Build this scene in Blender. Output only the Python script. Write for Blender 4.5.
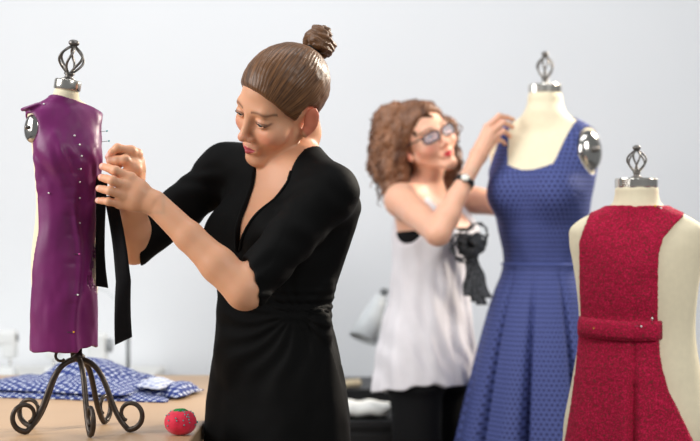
import bpy, bmesh, math, random
import numpy as np
from mathutils import Vector, Matrix

random.seed(7); rng = np.random.default_rng(7)
scene = bpy.context.scene
COL = scene.collection
for o in list(bpy.data.objects): bpy.data.objects.remove(o)

# ------------------------------------------------------------------ camera, light, exposure
FOC = 1600.0; CAMZ = 1.30; CX, CY = 350.0, 220.5
cam_d = bpy.data.cameras.new('camera'); cam = bpy.data.objects.new('camera', cam_d); COL.objects.link(cam)
cam.location = (0, 0, CAMZ); cam.rotation_euler = (math.radians(90), 0, 0)
cam_d.sensor_width = 36; cam_d.lens = FOC / 700 * 36; cam_d.clip_start = .05
cam_d.dof.use_dof = True; cam_d.dof.focus_distance = 3.36; cam_d.dof.aperture_fstop = 2.9
scene.camera = cam
scene.view_settings.view_transform = 'Standard'; scene.view_settings.look = 'None'
scene.view_settings.gamma = 1.0; scene.view_settings.use_curve_mapping = False
scene.view_settings.exposure = 0.0
w = bpy.data.worlds.new('room_light'); scene.world = w; w.use_nodes = True
w.node_tree.nodes['Background'].inputs[0].default_value = (.92, .965, 1.0, 1)
w.node_tree.nodes['Background'].inputs[1].default_value = .28
def area(name, loc, target, size, power, color, spread=180):
    d = bpy.data.lights.new(name, 'AREA'); d.shape = 'RECTANGLE'; d.size, d.size_y = size; d.energy = power; d.color = color; d.spread = math.radians(spread)
    o = bpy.data.objects.new(name, d); COL.objects.link(o); o.location = loc
    o.rotation_euler = (Vector(target) - Vector(loc)).to_track_quat('-Z', 'Y').to_euler(); return o
area('window_light', (-3.0, 2.6, 2.5), (0, 3.7, 1.35), (1.7, 1.7), 102, (1, .99, .975))
area('back_spot', (2.2, 5.5, 2.7), (.0, 3.7, 1.45), (.5, .5), 44, (1, .90, .76), 95)
area('front_fill', (2.0, 1.3, 3.1), (.85, 4.3, 1.1), (1.2, 1.0), 19, (1, .985, .965), 100)  # added overhead fill for the blue and red forms, not a fitting
area('wall_wash', (-.25, 3.7, 3.5), (-.05, 6.1, 1.2), (2.4, .6), 39, (.96, .985, 1))

# ------------------------------------------------------------------ helpers
def P3(px, py, d): return np.array([(px - CX) / FOC * d, d, CAMZ - (py - CY) / FOC * d])
def N(v): v = np.asarray(v, float); return v / np.linalg.norm(v)
def smin(a, b, k):
    if k <= 0: return np.minimum(a, b)
    h = np.maximum(k - np.abs(a - b), 0) / k
    return np.minimum(a, b) - h * h * k * .25
def smax(a, b, k): return -smin(-a, -b, k)
def vnoise(P, s, seed=0):
    q = np.asarray(P, np.float64) * s + seed * 17.31
    i = np.floor(q).astype(np.int64); f = q - i; f = f * f * (3 - 2 * f)
    def h(a, b, c):
        n = (a * 73856093) ^ (b * 19349663) ^ (c * 83492791); n = (n ^ (n >> 13)) * 1274126177
        return ((n ^ (n >> 16)) & 0xffff) / 32767.5 - 1
    r = 0
    for dx in (0, 1):
        for dy in (0, 1):
            for dz in (0, 1):
                wgt = (f[:, 0] if dx else 1 - f[:, 0]) * (f[:, 1] if dy else 1 - f[:, 1]) * (f[:, 2] if dz else 1 - f[:, 2])
                r = r + wgt * h(i[:, 0] + dx, i[:, 1] + dy, i[:, 2] + dz)
    return r

class Field:
    def __init__(s): s.ops = []
    def add(s, prim, k=.01, op='u', pad=0.):
        fn, lo, hi = prim
        if lo is not None: lo = np.asarray(lo) - k - pad - .004; hi = np.asarray(hi) + k + pad + .004
        s.ops.append((op, fn, lo, hi, k)); return s
    def disp(s, fn): s.ops.append(('d', fn, None, None, 0)); return s
    def bounds(s):
        lo = np.min([o[2] for o in s.ops if o[0] == 'u'], 0); hi = np.max([o[3] for o in s.ops if o[0] == 'u'], 0); return lo, hi
    def ev(s, P, blo=None, bhi=None):
        d = np.full(len(P), 10.)
        if blo is None: blo, bhi = P.min(0), P.max(0)
        for op, fn, lo, hi, k in s.ops:
            if op in 'us' and lo is not None and (np.any(lo > bhi) or np.any(hi < blo)): continue
            if op == 'u': d = smin(d, fn(P), k)
            elif op == 's': d = smax(d, -fn(P), k)
            elif op == 'i': d = smax(d, fn(P), k)
            else:
                m = np.abs(d) < .03
                if m.any(): d[m] += fn(P[m])
        return d
def cone(a, b, ra, rb):
    a = np.asarray(a, float); b = np.asarray(b, float); ba = b - a; L = np.linalg.norm(ba) + 1e-9; ax = ba / L
    def fn(P):
        q = P - a; t = q @ ax; rr = np.sqrt(np.maximum((q * q).sum(1) - t * t, 0))
        s = (ra - rb) / L; c = math.sqrt(max(1e-6, 1 - s * s))
        tt = np.clip((t + rr * s / c) / L, 0, 1)
        return np.sqrt((t - tt * L) ** 2 + rr * rr) - (ra + (rb - ra) * tt)
    r = max(ra, rb); return fn, np.minimum(a, b) - r, np.maximum(a, b) + r
def ell(c, r, R=None):
    c = np.asarray(c, float); r = np.asarray(r, float); R = np.eye(3) if R is None else np.asarray(R, float)
    def fn(P):
        q = ((P - c) @ R) / r; k0 = np.sqrt((q * q).sum(1)) + 1e-9; k1 = np.sqrt(((q / r) ** 2).sum(1)) + 1e-9
        return k0 * (k0 - 1) / k1
    m = np.abs(R) @ r
    return fn, c - m, c + m
def rbox(c, hs, R=None, rad=.003):
    c = np.asarray(c, float); hs = np.asarray(hs, float); R = np.eye(3) if R is None else np.asarray(R, float)
    def fn(P):
        q = np.abs((P - c) @ R) - (hs - rad)
        return np.sqrt((np.maximum(q, 0) ** 2).sum(1)) + np.minimum(q.max(1), 0) - rad
    m = np.abs(R) @ hs
    return fn, c - m, c + m
def plane(p, n):
    p = np.asarray(p, float); n = N(n); return (lambda P: (P - p) @ n), None, None
def func(fn): return fn, None, None
def hermite(xs, ys, x):
    xs = np.asarray(xs, float); ys = np.asarray(ys, float)
    m = np.gradient(ys, xs); i = np.clip(np.searchsorted(xs, x) - 1, 0, len(xs) - 2)
    h = xs[i + 1] - xs[i]; t = np.clip((x - xs[i]) / h, 0, 1)
    return ((2 * t**3 - 3 * t**2 + 1) * ys[i] + (t**3 - 2 * t**2 + t) * h * m[i] + (-2 * t**3 + 3 * t**2) * ys[i + 1] + (t**3 - t**2) * h * m[i + 1])
class Frame:      # local axes l (their left), f (forward), u (up)
    def __init__(s, O, l, f, u=(0, 0, 1)): s.O = np.asarray(O, float); s.M = np.array([l, f, u], float).T
    def w(s, l, f, u): return s.O + s.M @ np.array([l, f, u], float)
    def to(s, P): return (P - s.O) @ s.M
def facing(O, ang):   # ang: degrees to image left from facing the camera
    a = math.radians(ang); return Frame((O[0], O[1], 0), (math.cos(a), -math.sin(a), 0), (-math.sin(a), -math.cos(a), 0))
def loft(fr, secs, infl=0., mod=None, capk=.012):
    s = np.array(secs, float); us = s[:, 0]; xs = np.linspace(us[0], us[-1], 160)
    tab = [hermite(us, s[:, i], xs) for i in range(1, 5)]
    u0, u1 = us[0], us[-1]
    def fn(P):
        q = fr.to(P); u = np.clip(q[:, 2], u0, u1)
        cl, cf, rl, rf = [np.interp(u, xs, t) for t in tab]
        a = q[:, 0] - cl; b = q[:, 1] - cf; rl = rl + infl; rf = rf + infl
        if mod is not None: m = mod(a, b, q[:, 2]); rl = rl * m; rf = rf * m
        k0 = np.sqrt((a / rl) ** 2 + (b / rf) ** 2) + 1e-6; k1 = np.sqrt((a / rl**2) ** 2 + (b / rf**2) ** 2) + 1e-6
        d = k0 * (k0 - 1) / k1
        d = smax(d, q[:, 2] - (u1 + infl * .6), capk); return smax(d, u0 - q[:, 2], .004)
    ml = max(np.abs(s[:, 1]) + s[:, 3]) + infl; mf = max(np.abs(s[:, 2]) + s[:, 4]) + infl
    m = np.abs(fr.M[:, 0]) * ml + np.abs(fr.M[:, 1]) * mf; m = m * 1.35
    lo = fr.O - m; hi = fr.O + m; lo[2] = fr.O[2] + u0; hi[2] = fr.O[2] + u1 + infl + .01
    return fn, lo, hi
def nest(fld, O, R, s=1.):
    O = np.asarray(O, float); lo, hi = fld.bounds(); c = (lo + hi) / 2; hh = (hi - lo) / 2
    wc = O + R @ c * s; wh = np.abs(R) @ hh * s
    return (lambda P: fld.ev((P - O) @ R / s) * s), wc - wh, wc + wh

EDG = [((0,0,0),(1,0,0)),((0,1,0),(1,1,0)),((0,0,1),(1,0,1)),((0,1,1),(1,1,1)),((0,0,0),(0,1,0)),((1,0,0),(1,1,0)),((0,0,1),(0,1,1)),((1,0,1),(1,1,1)),
       ((0,0,0),(0,0,1)),((1,0,0),(1,0,1)),((0,1,0),(0,1,1)),((1,1,0),(1,1,1))]
def surface(fld, h, lo=None, hi=None, NB=20):
    if lo is None: lo, hi = fld.bounds()
    lo = np.asarray(lo) - 2 * h; hi = np.asarray(hi) + 2 * h
    nb = np.ceil((hi - lo) / (h * NB)).astype(int); dim = nb * NB + 2
    g = np.arange(NB + 1); G = np.stack(np.meshgrid(g, g, g, indexing='ij'), -1).reshape(-1, 3)
    VI, VP, Q = [], [], []; hd = h * NB * .5 * 1.733
    base = np.stack(np.meshgrid(*[np.arange(n) for n in nb], indexing='ij'), -1).reshape(-1, 3) * NB
    def gid(c): return (c[:, 0].astype(np.int64) * dim[1] + c[:, 1]) * dim[2] + c[:, 2]
    for b in base:
        blo = lo + b * h; bhi = blo + NB * h; ctr = (blo + bhi)[None] / 2
        v = fld.ev(ctr, blo, bhi)[0]
        if abs(v) > hd * 1.5: continue
        D = fld.ev(lo + (G + b) * h, blo, bhi).reshape(NB + 1, NB + 1, NB + 1)
        S = D < 0
        if S.all() or not S.any(): continue
        cnt = sum(S[x:NB + x, y:NB + y, z:NB + z].astype(np.int8) for x in (0, 1) for y in (0, 1) for z in (0, 1))
        cells = np.argwhere((cnt > 0) & (cnt < 8)); acc = np.zeros((len(cells), 3)); n = np.zeros(len(cells))
        for A, B in EDG:
            A = np.array(A); B = np.array(B); ia = cells + A; ib = cells + B
            da = D[ia[:, 0], ia[:, 1], ia[:, 2]]; db = D[ib[:, 0], ib[:, 1], ib[:, 2]]
            m = (da < 0) != (db < 0); t = np.where(m, da / np.where(m, da - db, 1), 0)
            acc += np.where(m[:, None], ia + t[:, None] * (B - A), 0); n += m
        VI.append(gid(cells + b)); VP.append(lo + (acc / n[:, None] + b) * h)
        for ax in range(3):
            e = np.zeros(3, int); e[ax] = 1
            S0 = S[:NB, :NB, :NB]; S1 = S[e[0]:NB + e[0], e[1]:NB + e[1], e[2]:NB + e[2]]
            for sgn, M in ((0, S0 & ~S1), (1, ~S0 & S1)):
                c = np.argwhere(M) + b
                if not len(c): continue
                o1 = np.zeros(3, int); o1[(ax + 1) % 3] = 1; o2 = np.zeros(3, int); o2[(ax + 2) % 3] = 1
                qd = np.stack([gid(c - o1 - o2), gid(c - o2), gid(c), gid(c - o1)], 1)
                Q.append(qd if sgn == 0 else qd[:, ::-1])
    ids = np.concatenate(VI); V = np.concatenate(VP); Q = np.concatenate(Q)
    o = np.argsort(ids); ids = ids[o]; V = V[o]
    k = np.searchsorted(ids, Q); k = np.minimum(k, len(ids) - 1); ok = (ids[k] == Q).all(1)
    return V, k[ok]
def join(parts):
    Vs, Qs, n = [], [], 0
    for V, Q in parts: Vs.append(V); Qs.append(Q + n); n += len(V)
    return np.concatenate(Vs), np.concatenate(Qs)
def drop_inside(V, Q, boxes):
    c = V[Q].mean(1); keep = np.ones(len(Q), bool)
    for lo, hi in boxes: keep &= ~((c > np.asarray(lo) + .006) & (c < np.asarray(hi) - .006)).all(1)
    Q = Q[keep]; used = np.unique(Q); mp = np.zeros(len(V), int); mp[used] = np.arange(len(used)); return V[used], mp[Q]
def clipq(V, Q, lo, hi):
    c = V[Q].mean(1); keep = ((c > lo) & (c < hi)).all(1)
    Q = Q[keep]; used = np.unique(Q); mp = np.zeros(len(V), int); mp[used] = np.arange(len(used)); return V[used], mp[Q]
def np_mesh(name, V, Q, mat, parent=None, col=None, vec=None, origin=None):
    me = bpy.data.meshes.new(name); V = np.asarray(V, np.float32); origin = np.zeros(3) if origin is None else origin
    me.vertices.add(len(V)); me.vertices.foreach_set('co', V.ravel())
    n = Q.shape[1]; me.loops.add(Q.size); me.loops.foreach_set('vertex_index', Q.astype(np.int32).ravel())
    me.polygons.add(len(Q)); me.polygons.foreach_set('loop_start', np.arange(0, Q.size, n, dtype=np.int32))
    me.polygons.foreach_set('use_smooth', np.ones(len(Q), bool))
    me.update(calc_edges=True); me.validate()
    if col is not None:
        a = me.color_attributes.new('tint', 'FLOAT_COLOR', 'POINT'); a.data.foreach_set('color', np.c_[col, np.ones(len(V))].astype(np.float32).ravel())
    if vec is not None:
        a = me.attributes.new('pat', 'FLOAT_VECTOR', 'POINT'); a.data.foreach_set('vector', np.asarray(vec, np.float32).ravel())
    me.materials.append(M[mat]); o = bpy.data.objects.new(name, me); COL.objects.link(o)
    if parent is not None: attach(o, parent)
    return o
def attach(o, parent):     # meshes are made in world space
    o.parent = parent; m = Matrix.Identity(4); p = parent
    bpy.context.view_layer.update() if False else None
    chain = []
    while p is not None: chain.append(p); p = p.parent
    for p in reversed(chain): m = m @ p.matrix_parent_inverse @ Matrix.LocRotScale(p.location, p.rotation_euler, p.scale)
    o.matrix_parent_inverse = m.inverted(); return o
class MB:
    def __init__(s): s.v, s.f, s.m, s.sm = [], [], [], []
    def add(s, V, F, mi=0, smooth=True):
        n = len(s.v); s.v += [tuple(float(c) for c in p) for p in V]; s.f += [tuple(int(i) + n for i in f) for f in F]; s.m += [mi] * len(F); s.sm += [smooth] * len(F); return s
    def tube(s, pts, r, seg=8, mi=0, closed=False, flat=1., ref=None):
        pts = np.asarray(pts, float); n = len(pts); r = np.broadcast_to(np.asarray(r, float), (n,))
        T = np.gradient(pts, axis=0)
        if closed: T = np.roll(pts, -1, 0) - np.roll(pts, 1, 0)
        T = T / (np.linalg.norm(T, axis=1)[:, None] + 1e-12)
        a = np.array([0, 0, 1.]) if ref is None else np.asarray(ref, float)
        if abs(a @ T[0]) > .95: a = np.array([1., 0, 0])
        V = []
        for i in range(n):
            a = a - (a @ T[i]) * T[i]; a = a / (np.linalg.norm(a) + 1e-12); b = np.cross(T[i], a)
            for j in range(seg):
                t = 2 * math.pi * j / seg; V.append(pts[i] + r[i] * (math.cos(t) * a + flat * math.sin(t) * b))
        F = []
        for i in range(n if closed else n - 1):
            k = (i + 1) % n
            for j in range(seg): F.append((i * seg + j, i * seg + (j + 1) % seg, k * seg + (j + 1) % seg, k * seg + j))
        if not closed: F.append(tuple(range(seg))[::-1]); F.append(tuple((n - 1) * seg + j for j in range(seg)))
        return s.add(V, F, mi)
    def lathe(s, prof, c=(0, 0, 0), R=None, seg=32, mi=0, smooth=True, wob=None):
        R = np.eye(3) if R is None else R; c = np.asarray(c, float); V = []
        for r, z in prof:
            for j in range(seg):
                t = 2 * math.pi * j / seg; k = wob(t, z) if wob else 1
                V.append(c + R @ np.array([r * k * math.cos(t), r * k * math.sin(t), z]))
        F = []; n = len(prof)
        for i in range(n - 1):
            for j in range(seg): F.append((i * seg + j, i * seg + (j + 1) % seg, (i + 1) * seg + (j + 1) % seg, (i + 1) * seg + j))
        F.append(tuple(range(seg))[::-1]); F.append(tuple((n - 1) * seg + j for j in range(seg)))
        return s.add(V, F, mi, smooth)
    def box(s, c, hs, R=None, bev=.0, mi=0):
        R = np.eye(3) if R is None else np.asarray(R, float); bm = bmesh.new(); bmesh.ops.create_cube(bm, size=1)
        for v in bm.verts: v.co = Vector((v.co.x * 2 * hs[0], v.co.y * 2 * hs[1], v.co.z * 2 * hs[2]))
        if bev: bmesh.ops.bevel(bm, geom=bm.edges[:], offset=bev, segments=2, profile=.5, affect='EDGES')
        bm.verts.ensure_lookup_table(); V = [np.asarray(c, float) + R @ np.array(v.co) for v in bm.verts]
        F = [[v.index for v in f.verts] for f in bm.faces]; bm.free(); return s.add(V, F, mi, False)
    def grid(s, G, thick=.002, mi=0):        # G: (n,m,3) sheet given a real thickness
        G = np.asarray(G, float); n, m, _ = G.shape
        nr = np.cross(np.gradient(G, axis=0).reshape(-1, 3), np.gradient(G, axis=1).reshape(-1, 3)); nr /= np.linalg.norm(nr, axis=1)[:, None] + 1e-12
        A = G.reshape(-1, 3) + nr * thick / 2; B = G.reshape(-1, 3) - nr * thick / 2; V = np.concatenate([A, B]); k = n * m; F = []
        for i in range(n - 1):
            for j in range(m - 1):
                a = i * m + j; F.append((a, a + m, a + m + 1, a + 1)); F.append((k + a, k + a + 1, k + a + m + 1, k + a + m))
        rim = [j for j in range(m)] + [i * m + m - 1 for i in range(1, n)] + [(n - 1) * m + j for j in range(m - 2, -1, -1)] + [i * m for i in range(n - 2, 0, -1)]
        for x, y in zip(rim, rim[1:] + rim[:1]): F.append((x, y, k + y, k + x))
        return s.add(V, F, mi)
    def build(s, name, mats, parent=None, vec=None):
        me = bpy.data.meshes.new(name); me.from_pydata(s.v, [], s.f)
        me.polygons.foreach_set('use_smooth', s.sm); me.polygons.foreach_set('material_index', s.m)
        for mm in ([mats] if isinstance(mats, str) else mats): me.materials.append(M[mm])
        if vec is not None:
            a = me.attributes.new('pat', 'FLOAT_VECTOR', 'POINT'); a.data.foreach_set('vector', np.asarray(vec, np.float32).ravel())
        bm = bmesh.new(); bm.from_mesh(me); bmesh.ops.recalc_face_normals(bm, faces=bm.faces); bm.to_mesh(me); bm.free(); me.update()
        o = bpy.data.objects.new(name, me); COL.objects.link(o)
        if parent is not None: attach(o, parent)
        return o
def thing(name, label, cat, loc=(0, 0, 0), group=None):
    o = bpy.data.objects.new(name, None); COL.objects.link(o); o.location = loc; o.empty_display_size = .1
    return tag(o, label, cat, group)
def tag(o, label=None, cat=None, group=None, kind=None):
    for k, v in (('label', label), ('category', cat), ('group', group), ('kind', kind)):
        if v: o[k] = v
    return o
def hit(fld, px, py, d0, d1, n=500):
    ds = np.linspace(d0, d1, n); P = np.stack([P3(px, py, d) for d in ds]); v = fld.ev(P); i = np.argmax(v < 0)
    return P[i] if v[i] < 0 else P3(px, py, (d0 + d1) / 2)

# ------------------------------------------------------------------ materials
M = {}
def srgb(r, g, b): return tuple(((c / 255) / 12.92 if c / 255 <= .04045 else ((c / 255 + .055) / 1.055) ** 2.4) for c in (r, g, b))
def mat(name, rgb=(200, 200, 200), rough=.6, metal=0., noise=None, bump=None, spec=.5, sheen=0., trans=0., sss=0., alpha=1.):
    m = bpy.data.materials.new(name); m.use_nodes = True; nt = m.node_tree; b = nt.nodes['Principled BSDF']
    c = srgb(*rgb); b.inputs['Base Color'].default_value = (*c, 1); b.inputs['Roughness'].default_value = rough; b.inputs['Metallic'].default_value = metal
    b.inputs['Specular IOR Level'].default_value = spec; b.inputs['Sheen Weight'].default_value = sheen; b.inputs['Transmission Weight'].default_value = trans
    b.inputs['Alpha'].default_value = alpha
    tc = nt.nodes.new('ShaderNodeTexCoord')
    if noise:
        sc, amt = noise; n = nt.nodes.new('ShaderNodeTexNoise'); n.inputs['Scale'].default_value = sc; n.inputs['Detail'].default_value = 4
        nt.links.new(tc.outputs['Object'], n.inputs['Vector']); r = nt.nodes.new('ShaderNodeValToRGB')
        r.color_ramp.elements[0].position = .3; r.color_ramp.elements[1].position = .7
        r.color_ramp.elements[0].color = (*[max(0, x * (1 - amt)) for x in c], 1); r.color_ramp.elements[1].color = (*[min(1, x * (1 + amt)) for x in c], 1)
        nt.links.new(n.outputs['Fac'], r.inputs['Fac']); nt.links.new(r.outputs['Color'], b.inputs['Base Color'])
    if bump:
        sc, st = bump; n = nt.nodes.new('ShaderNodeTexNoise'); n.inputs['Scale'].default_value = sc; n.inputs['Detail'].default_value = 5
        nt.links.new(tc.outputs['Object'], n.inputs['Vector']); bp = nt.nodes.new('ShaderNodeBump'); bp.inputs['Strength'].default_value = st; bp.inputs['Distance'].default_value = .002
        nt.links.new(n.outputs['Fac'], bp.inputs['Height']); nt.links.new(bp.outputs['Normal'], b.inputs['Normal'])
    if sss:
        b.inputs['Subsurface Weight'].default_value = sss; b.inputs['Subsurface Radius'].default_value = (1, .35, .2); b.inputs['Subsurface Scale'].default_value = .006
    M[name] = m; return m
def nodes(name): nt = M[name].node_tree; return nt, nt.nodes['Principled BSDF']
mat('wall_paint', (235, 237, 240), .9, noise=(2.5, .008), bump=(180, .08))
mat('floor_vinyl', (150, 148, 144), .5, noise=(9, .06))
mat('trim_white', (225, 225, 222), .5, noise=(14, .02))
mat('wood', (186, 153, 118), .45, noise=(3, .05))
mat('wood_leg', (196, 160, 120), .5, noise=(8, .06))
mat('linen', (232, 220, 190), .85, noise=(60, .03), bump=(700, .25))
mat('steel', (205, 200, 192), .22, 1.0, noise=(40, .04))
mat('chrome', (190, 186, 180), .12, 1.0, noise=(30, .03))
mat('pewter', (118, 114, 110), .38, .9, noise=(120, .15))
mat('iron', (70, 62, 56), .42, .7, noise=(70, .25), bump=(150, .3))
mat('black_knit', (5, 5, 5), .75, noise=(40, .12), bump=(900, .2), spec=.12)
mat('black_cloth', (13, 13, 15), .8, noise=(40, .1), bump=(600, .2), spec=.2)
mat('black_velvet', (10, 9, 12), .9, noise=(80, .2), sheen=.1, spec=.2)
mat('tank', (226, 222, 226), .85, noise=(25, .03), bump=(500, .2))
mat('lace', (66, 68, 72), .8, noise=(160, .95))
mat('black_plastic', (16, 16, 17), .4, noise=(30, .1))
mat('white_plastic', (228, 230, 230), .35, noise=(10, .015))
mat('grey_plastic', (150, 154, 158), .4, noise=(10, .03))
mat('teal_label', (120, 170, 158), .5, noise=(30, .05))
mat('lamp_grey', (212, 217, 220), .4, .0, noise=(10, .03))
mat('desk_black', (20, 20, 22), .45, noise=(12, .1))
mat('cream_card', (214, 200, 172), .8, noise=(12, .04))
mat('white_cloth', (236, 236, 232), .9, noise=(20, .02), bump=(300, .2))
mat('cushion', (214, 24, 62), .75, noise=(90, .12), bump=(300, .3), sheen=.2)
mat('felt_green', (40, 130, 60), .9, noise=(90, .15))
mat('pin_teal', (40, 150, 150), .3, noise=(90, .05))
mat('pin_white', (240, 240, 236), .25, noise=(90, .03))
mat('pin_yellow', (235, 175, 30), .3, noise=(90, .04))
mat('pin_pink', (220, 90, 170), .3, noise=(90, .04))
mat('pin_steel', (110, 108, 112), .3, 1., noise=(90, .04))
mat('hair_tie', (14, 13, 13), .8, noise=(200, .3))
mat('eye_white', (226, 220, 214), .2, noise=(60, .02))
mat('iris', (62, 70, 72), .2, noise=(300, .2))
mat('lash', (40, 26, 20), .8, noise=(200, .2))
mat('frame_dark', (28, 26, 34), .3, noise=(60, .2))
mat('lens', (215, 228, 250), .05, alpha=.18, noise=(10, .01))
mat('watch_face', (232, 232, 222), .25, noise=(30, .03))
mat('shoe', (18, 17, 17), .4, noise=(30, .1))
mat('cord_grey', (110, 114, 116), .5, noise=(30, .05))
# skin: tint from the vertex attribute (lips, cheeks, brows, nails are coloured like that)
mat('skin', (224, 172, 146), .5, sss=.22, bump=(420, .06)); nt, b = nodes('skin')
a = nt.nodes.new('ShaderNodeAttribute'); a.attribute_name = 'tint'; nt.links.new(a.outputs['Color'], b.inputs['Base Color'])
# hair: streaks along the strand direction stored in 'pat'
def hairmat(name, c0, c1, sc):
    mat(name, c0, .42, spec=.4); nt, b = nodes(name)
    a = nt.nodes.new('ShaderNodeAttribute'); a.attribute_name = 'pat'
    mp = nt.nodes.new('ShaderNodeMapping'); mp.inputs['Scale'].default_value = sc; nt.links.new(a.outputs['Vector'], mp.inputs['Vector'])
    n = nt.nodes.new('ShaderNodeTexNoise'); n.inputs['Scale'].default_value = 1; n.inputs['Detail'].default_value = 5; nt.links.new(mp.outputs['Vector'], n.inputs['Vector'])
    r = nt.nodes.new('ShaderNodeValToRGB'); r.color_ramp.elements[0].position = .32; r.color_ramp.elements[1].position = .7
    r.color_ramp.elements[0].color = (*srgb(*c0), 1); r.color_ramp.elements[1].color = (*srgb(*c1), 1)
    nt.links.new(n.outputs['Fac'], r.inputs['Fac']); nt.links.new(r.outputs['Color'], b.inputs['Base Color'])
    bp = nt.nodes.new('ShaderNodeBump'); bp.inputs['Strength'].default_value = .5; bp.inputs['Distance'].default_value = .002
    nt.links.new(n.outputs['Fac'], bp.inputs['Height']); nt.links.new(bp.outputs['Normal'], b.inputs['Normal'])
hairmat('hair_brown', (60, 38, 23), (134, 92, 57), (30, 1.2, 1.2))
hairmat('hair_auburn', (72, 42, 26), (150, 104, 74), (30, 30, 8))
# printed / woven cloths: pattern laid out in metres in 'pat'
def patmat(name, base, spot, per, rough=.75, shape='dash', rad=.3, **kw):
    mat(name, base, rough, **kw); nt, b = nodes(name); L = nt.links
    a = nt.nodes.new('ShaderNodeAttribute'); a.attribute_name = 'pat'; sx = nt.nodes.new('ShaderNodeSeparateXYZ'); L.new(a.outputs['Vector'], sx.inputs[0])
    def mth(op, x, y=None):
        n = nt.nodes.new('ShaderNodeMath'); n.operation = op
        for i, v in enumerate((x, y)):
            if v is None: continue
            if hasattr(v, 'links'): L.new(v, n.inputs[i])
            else: n.inputs[i].default_value = v
        return n.outputs[0]
    v = mth('DIVIDE', sx.outputs['Y'], per); row = mth('FLOOR', v); half = mth('MULTIPLY', mth('MODULO', mth('ADD', row, 1000.), 2.), .5)
    u = mth('ADD', mth('DIVIDE', sx.outputs['X'], per), half)
    fu = mth('SUBTRACT', mth('FRACT', mth('ADD', u, 1000.)), .5); fv = mth('SUBTRACT', mth('FRACT', mth('ADD', v, 1000.)), .5)
    ky = 1. if shape == 'dot' else 1.9
    d = mth('SQRT', mth('ADD', mth('MULTIPLY', fu, fu), mth('POWER', mth('ABSOLUTE', mth('MULTIPLY', fv, ky)), 2.)))
    r = nt.nodes.new('ShaderNodeMapRange'); r.inputs['From Min'].default_value = rad - .07; r.inputs['From Max'].default_value = rad + .07; r.inputs['To Min'].default_value = 1; r.inputs['To Max'].default_value = 0
    L.new(d, r.inputs['Value']); mx = nt.nodes.new('ShaderNodeMix'); mx.data_type = 'RGBA'
    mx.inputs['A'].default_value = (*srgb(*base), 1); mx.inputs['B'].default_value = (*srgb(*spot), 1); L.new(r.outputs[0], mx.inputs['Factor']); L.new(mx.outputs['Result'], b.inputs['Base Color'])
patmat('blue_weave', (70, 82, 142), (24, 31, 80), .0138, shape='dot', rad=.34)
patmat('polka', (36, 56, 126), (222, 228, 240), .0190, shape='dot', rad=.25)
patmat('polka_back', (206, 210, 224), (96, 114, 172), .0150, shape='dot', rad=.24)
# red tweed
mat('tweed', (158, 22, 52), .9, bump=(380, .9), sheen=.03, spec=.2); nt, b = nodes('tweed'); tc = nt.nodes.new('ShaderNodeTexCoord')
n1 = nt.nodes.new('ShaderNodeTexNoise'); n1.inputs['Scale'].default_value = 250; n1.inputs['Detail'].default_value = 3; n1.inputs['Roughness'].default_value = .7; nt.links.new(tc.outputs['Object'], n1.inputs['Vector'])
r = nt.nodes.new('ShaderNodeValToRGB'); cr = r.color_ramp; cr.elements[0].position = .36; cr.elements[0].color = (*srgb(104, 50, 46), 1); cr.elements[1].position = .64; cr.elements[1].color = (*srgb(206, 34, 78), 1)
e = cr.elements.new(.46); e.color = (*srgb(152, 14, 48), 1); nt.links.new(n1.outputs['Fac'], r.inputs['Fac']); nt.links.new(r.outputs['Color'], b.inputs['Base Color'])
# purple satin
mat('purple_satin', (112, 29, 94), .40, noise=(14, .12), bump=(1200, .12), spec=.35, sheen=.05)
mat('lips1', (190, 80, 90)); 

# ------------------------------------------------------------------ the room
def struct(name, c, hs, m): 
    o = MB().box(c, hs).build(name, m); tag(o, kind='structure'); return o
WALL_Y = 6.1
struct('floor', (0, 3.5, -.05), (5, 3.2, .05), 'floor_vinyl')
struct('wall_back', (0, WALL_Y + .06, 1.7), (5, .06, 1.7), 'wall_paint')
struct('baseboard_back', (0, WALL_Y - .008, .06), (5, .008, .06), 'trim_white')

# ------------------------------------------------------------------ work table
TZ = .85
t = thing('work_table', 'pale wooden cutting table carrying the small purple dress form', 'table', (-1.1, 3.8, 0))
tx0, tx1, ty0, ty1 = -1.95, -.326, 2.85, 4.66
cxt, cyt = (tx0 + tx1) / 2, (ty0 + ty1) / 2
MB().box((cxt, cyt, TZ - .02), ((tx1 - tx0) / 2, (ty1 - ty0) / 2, .02), bev=.004).build('tabletop', 'wood', t)
for sx in (tx0 + .1, tx1 - .1):
    for sy in (ty0 + .1, ty1 - .1): MB().box((sx, sy, (TZ - .04) / 2), (.035, .035, (TZ - .04) / 2), bev=.004).build('leg', 'wood_leg', t)
for sy in (ty0 + .1, ty1 - .1): MB().box((cxt, sy, TZ - .09), ((tx1 - tx0) / 2 - .135, .012, .05)).build('apron', 'wood_leg', t)
for sx in (tx0 + .1, tx1 - .1): MB().box((sx, cyt, TZ - .09), (.012, (ty1 - ty0) / 2 - .135, .05)).build('apron', 'wood_leg', t)

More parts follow.
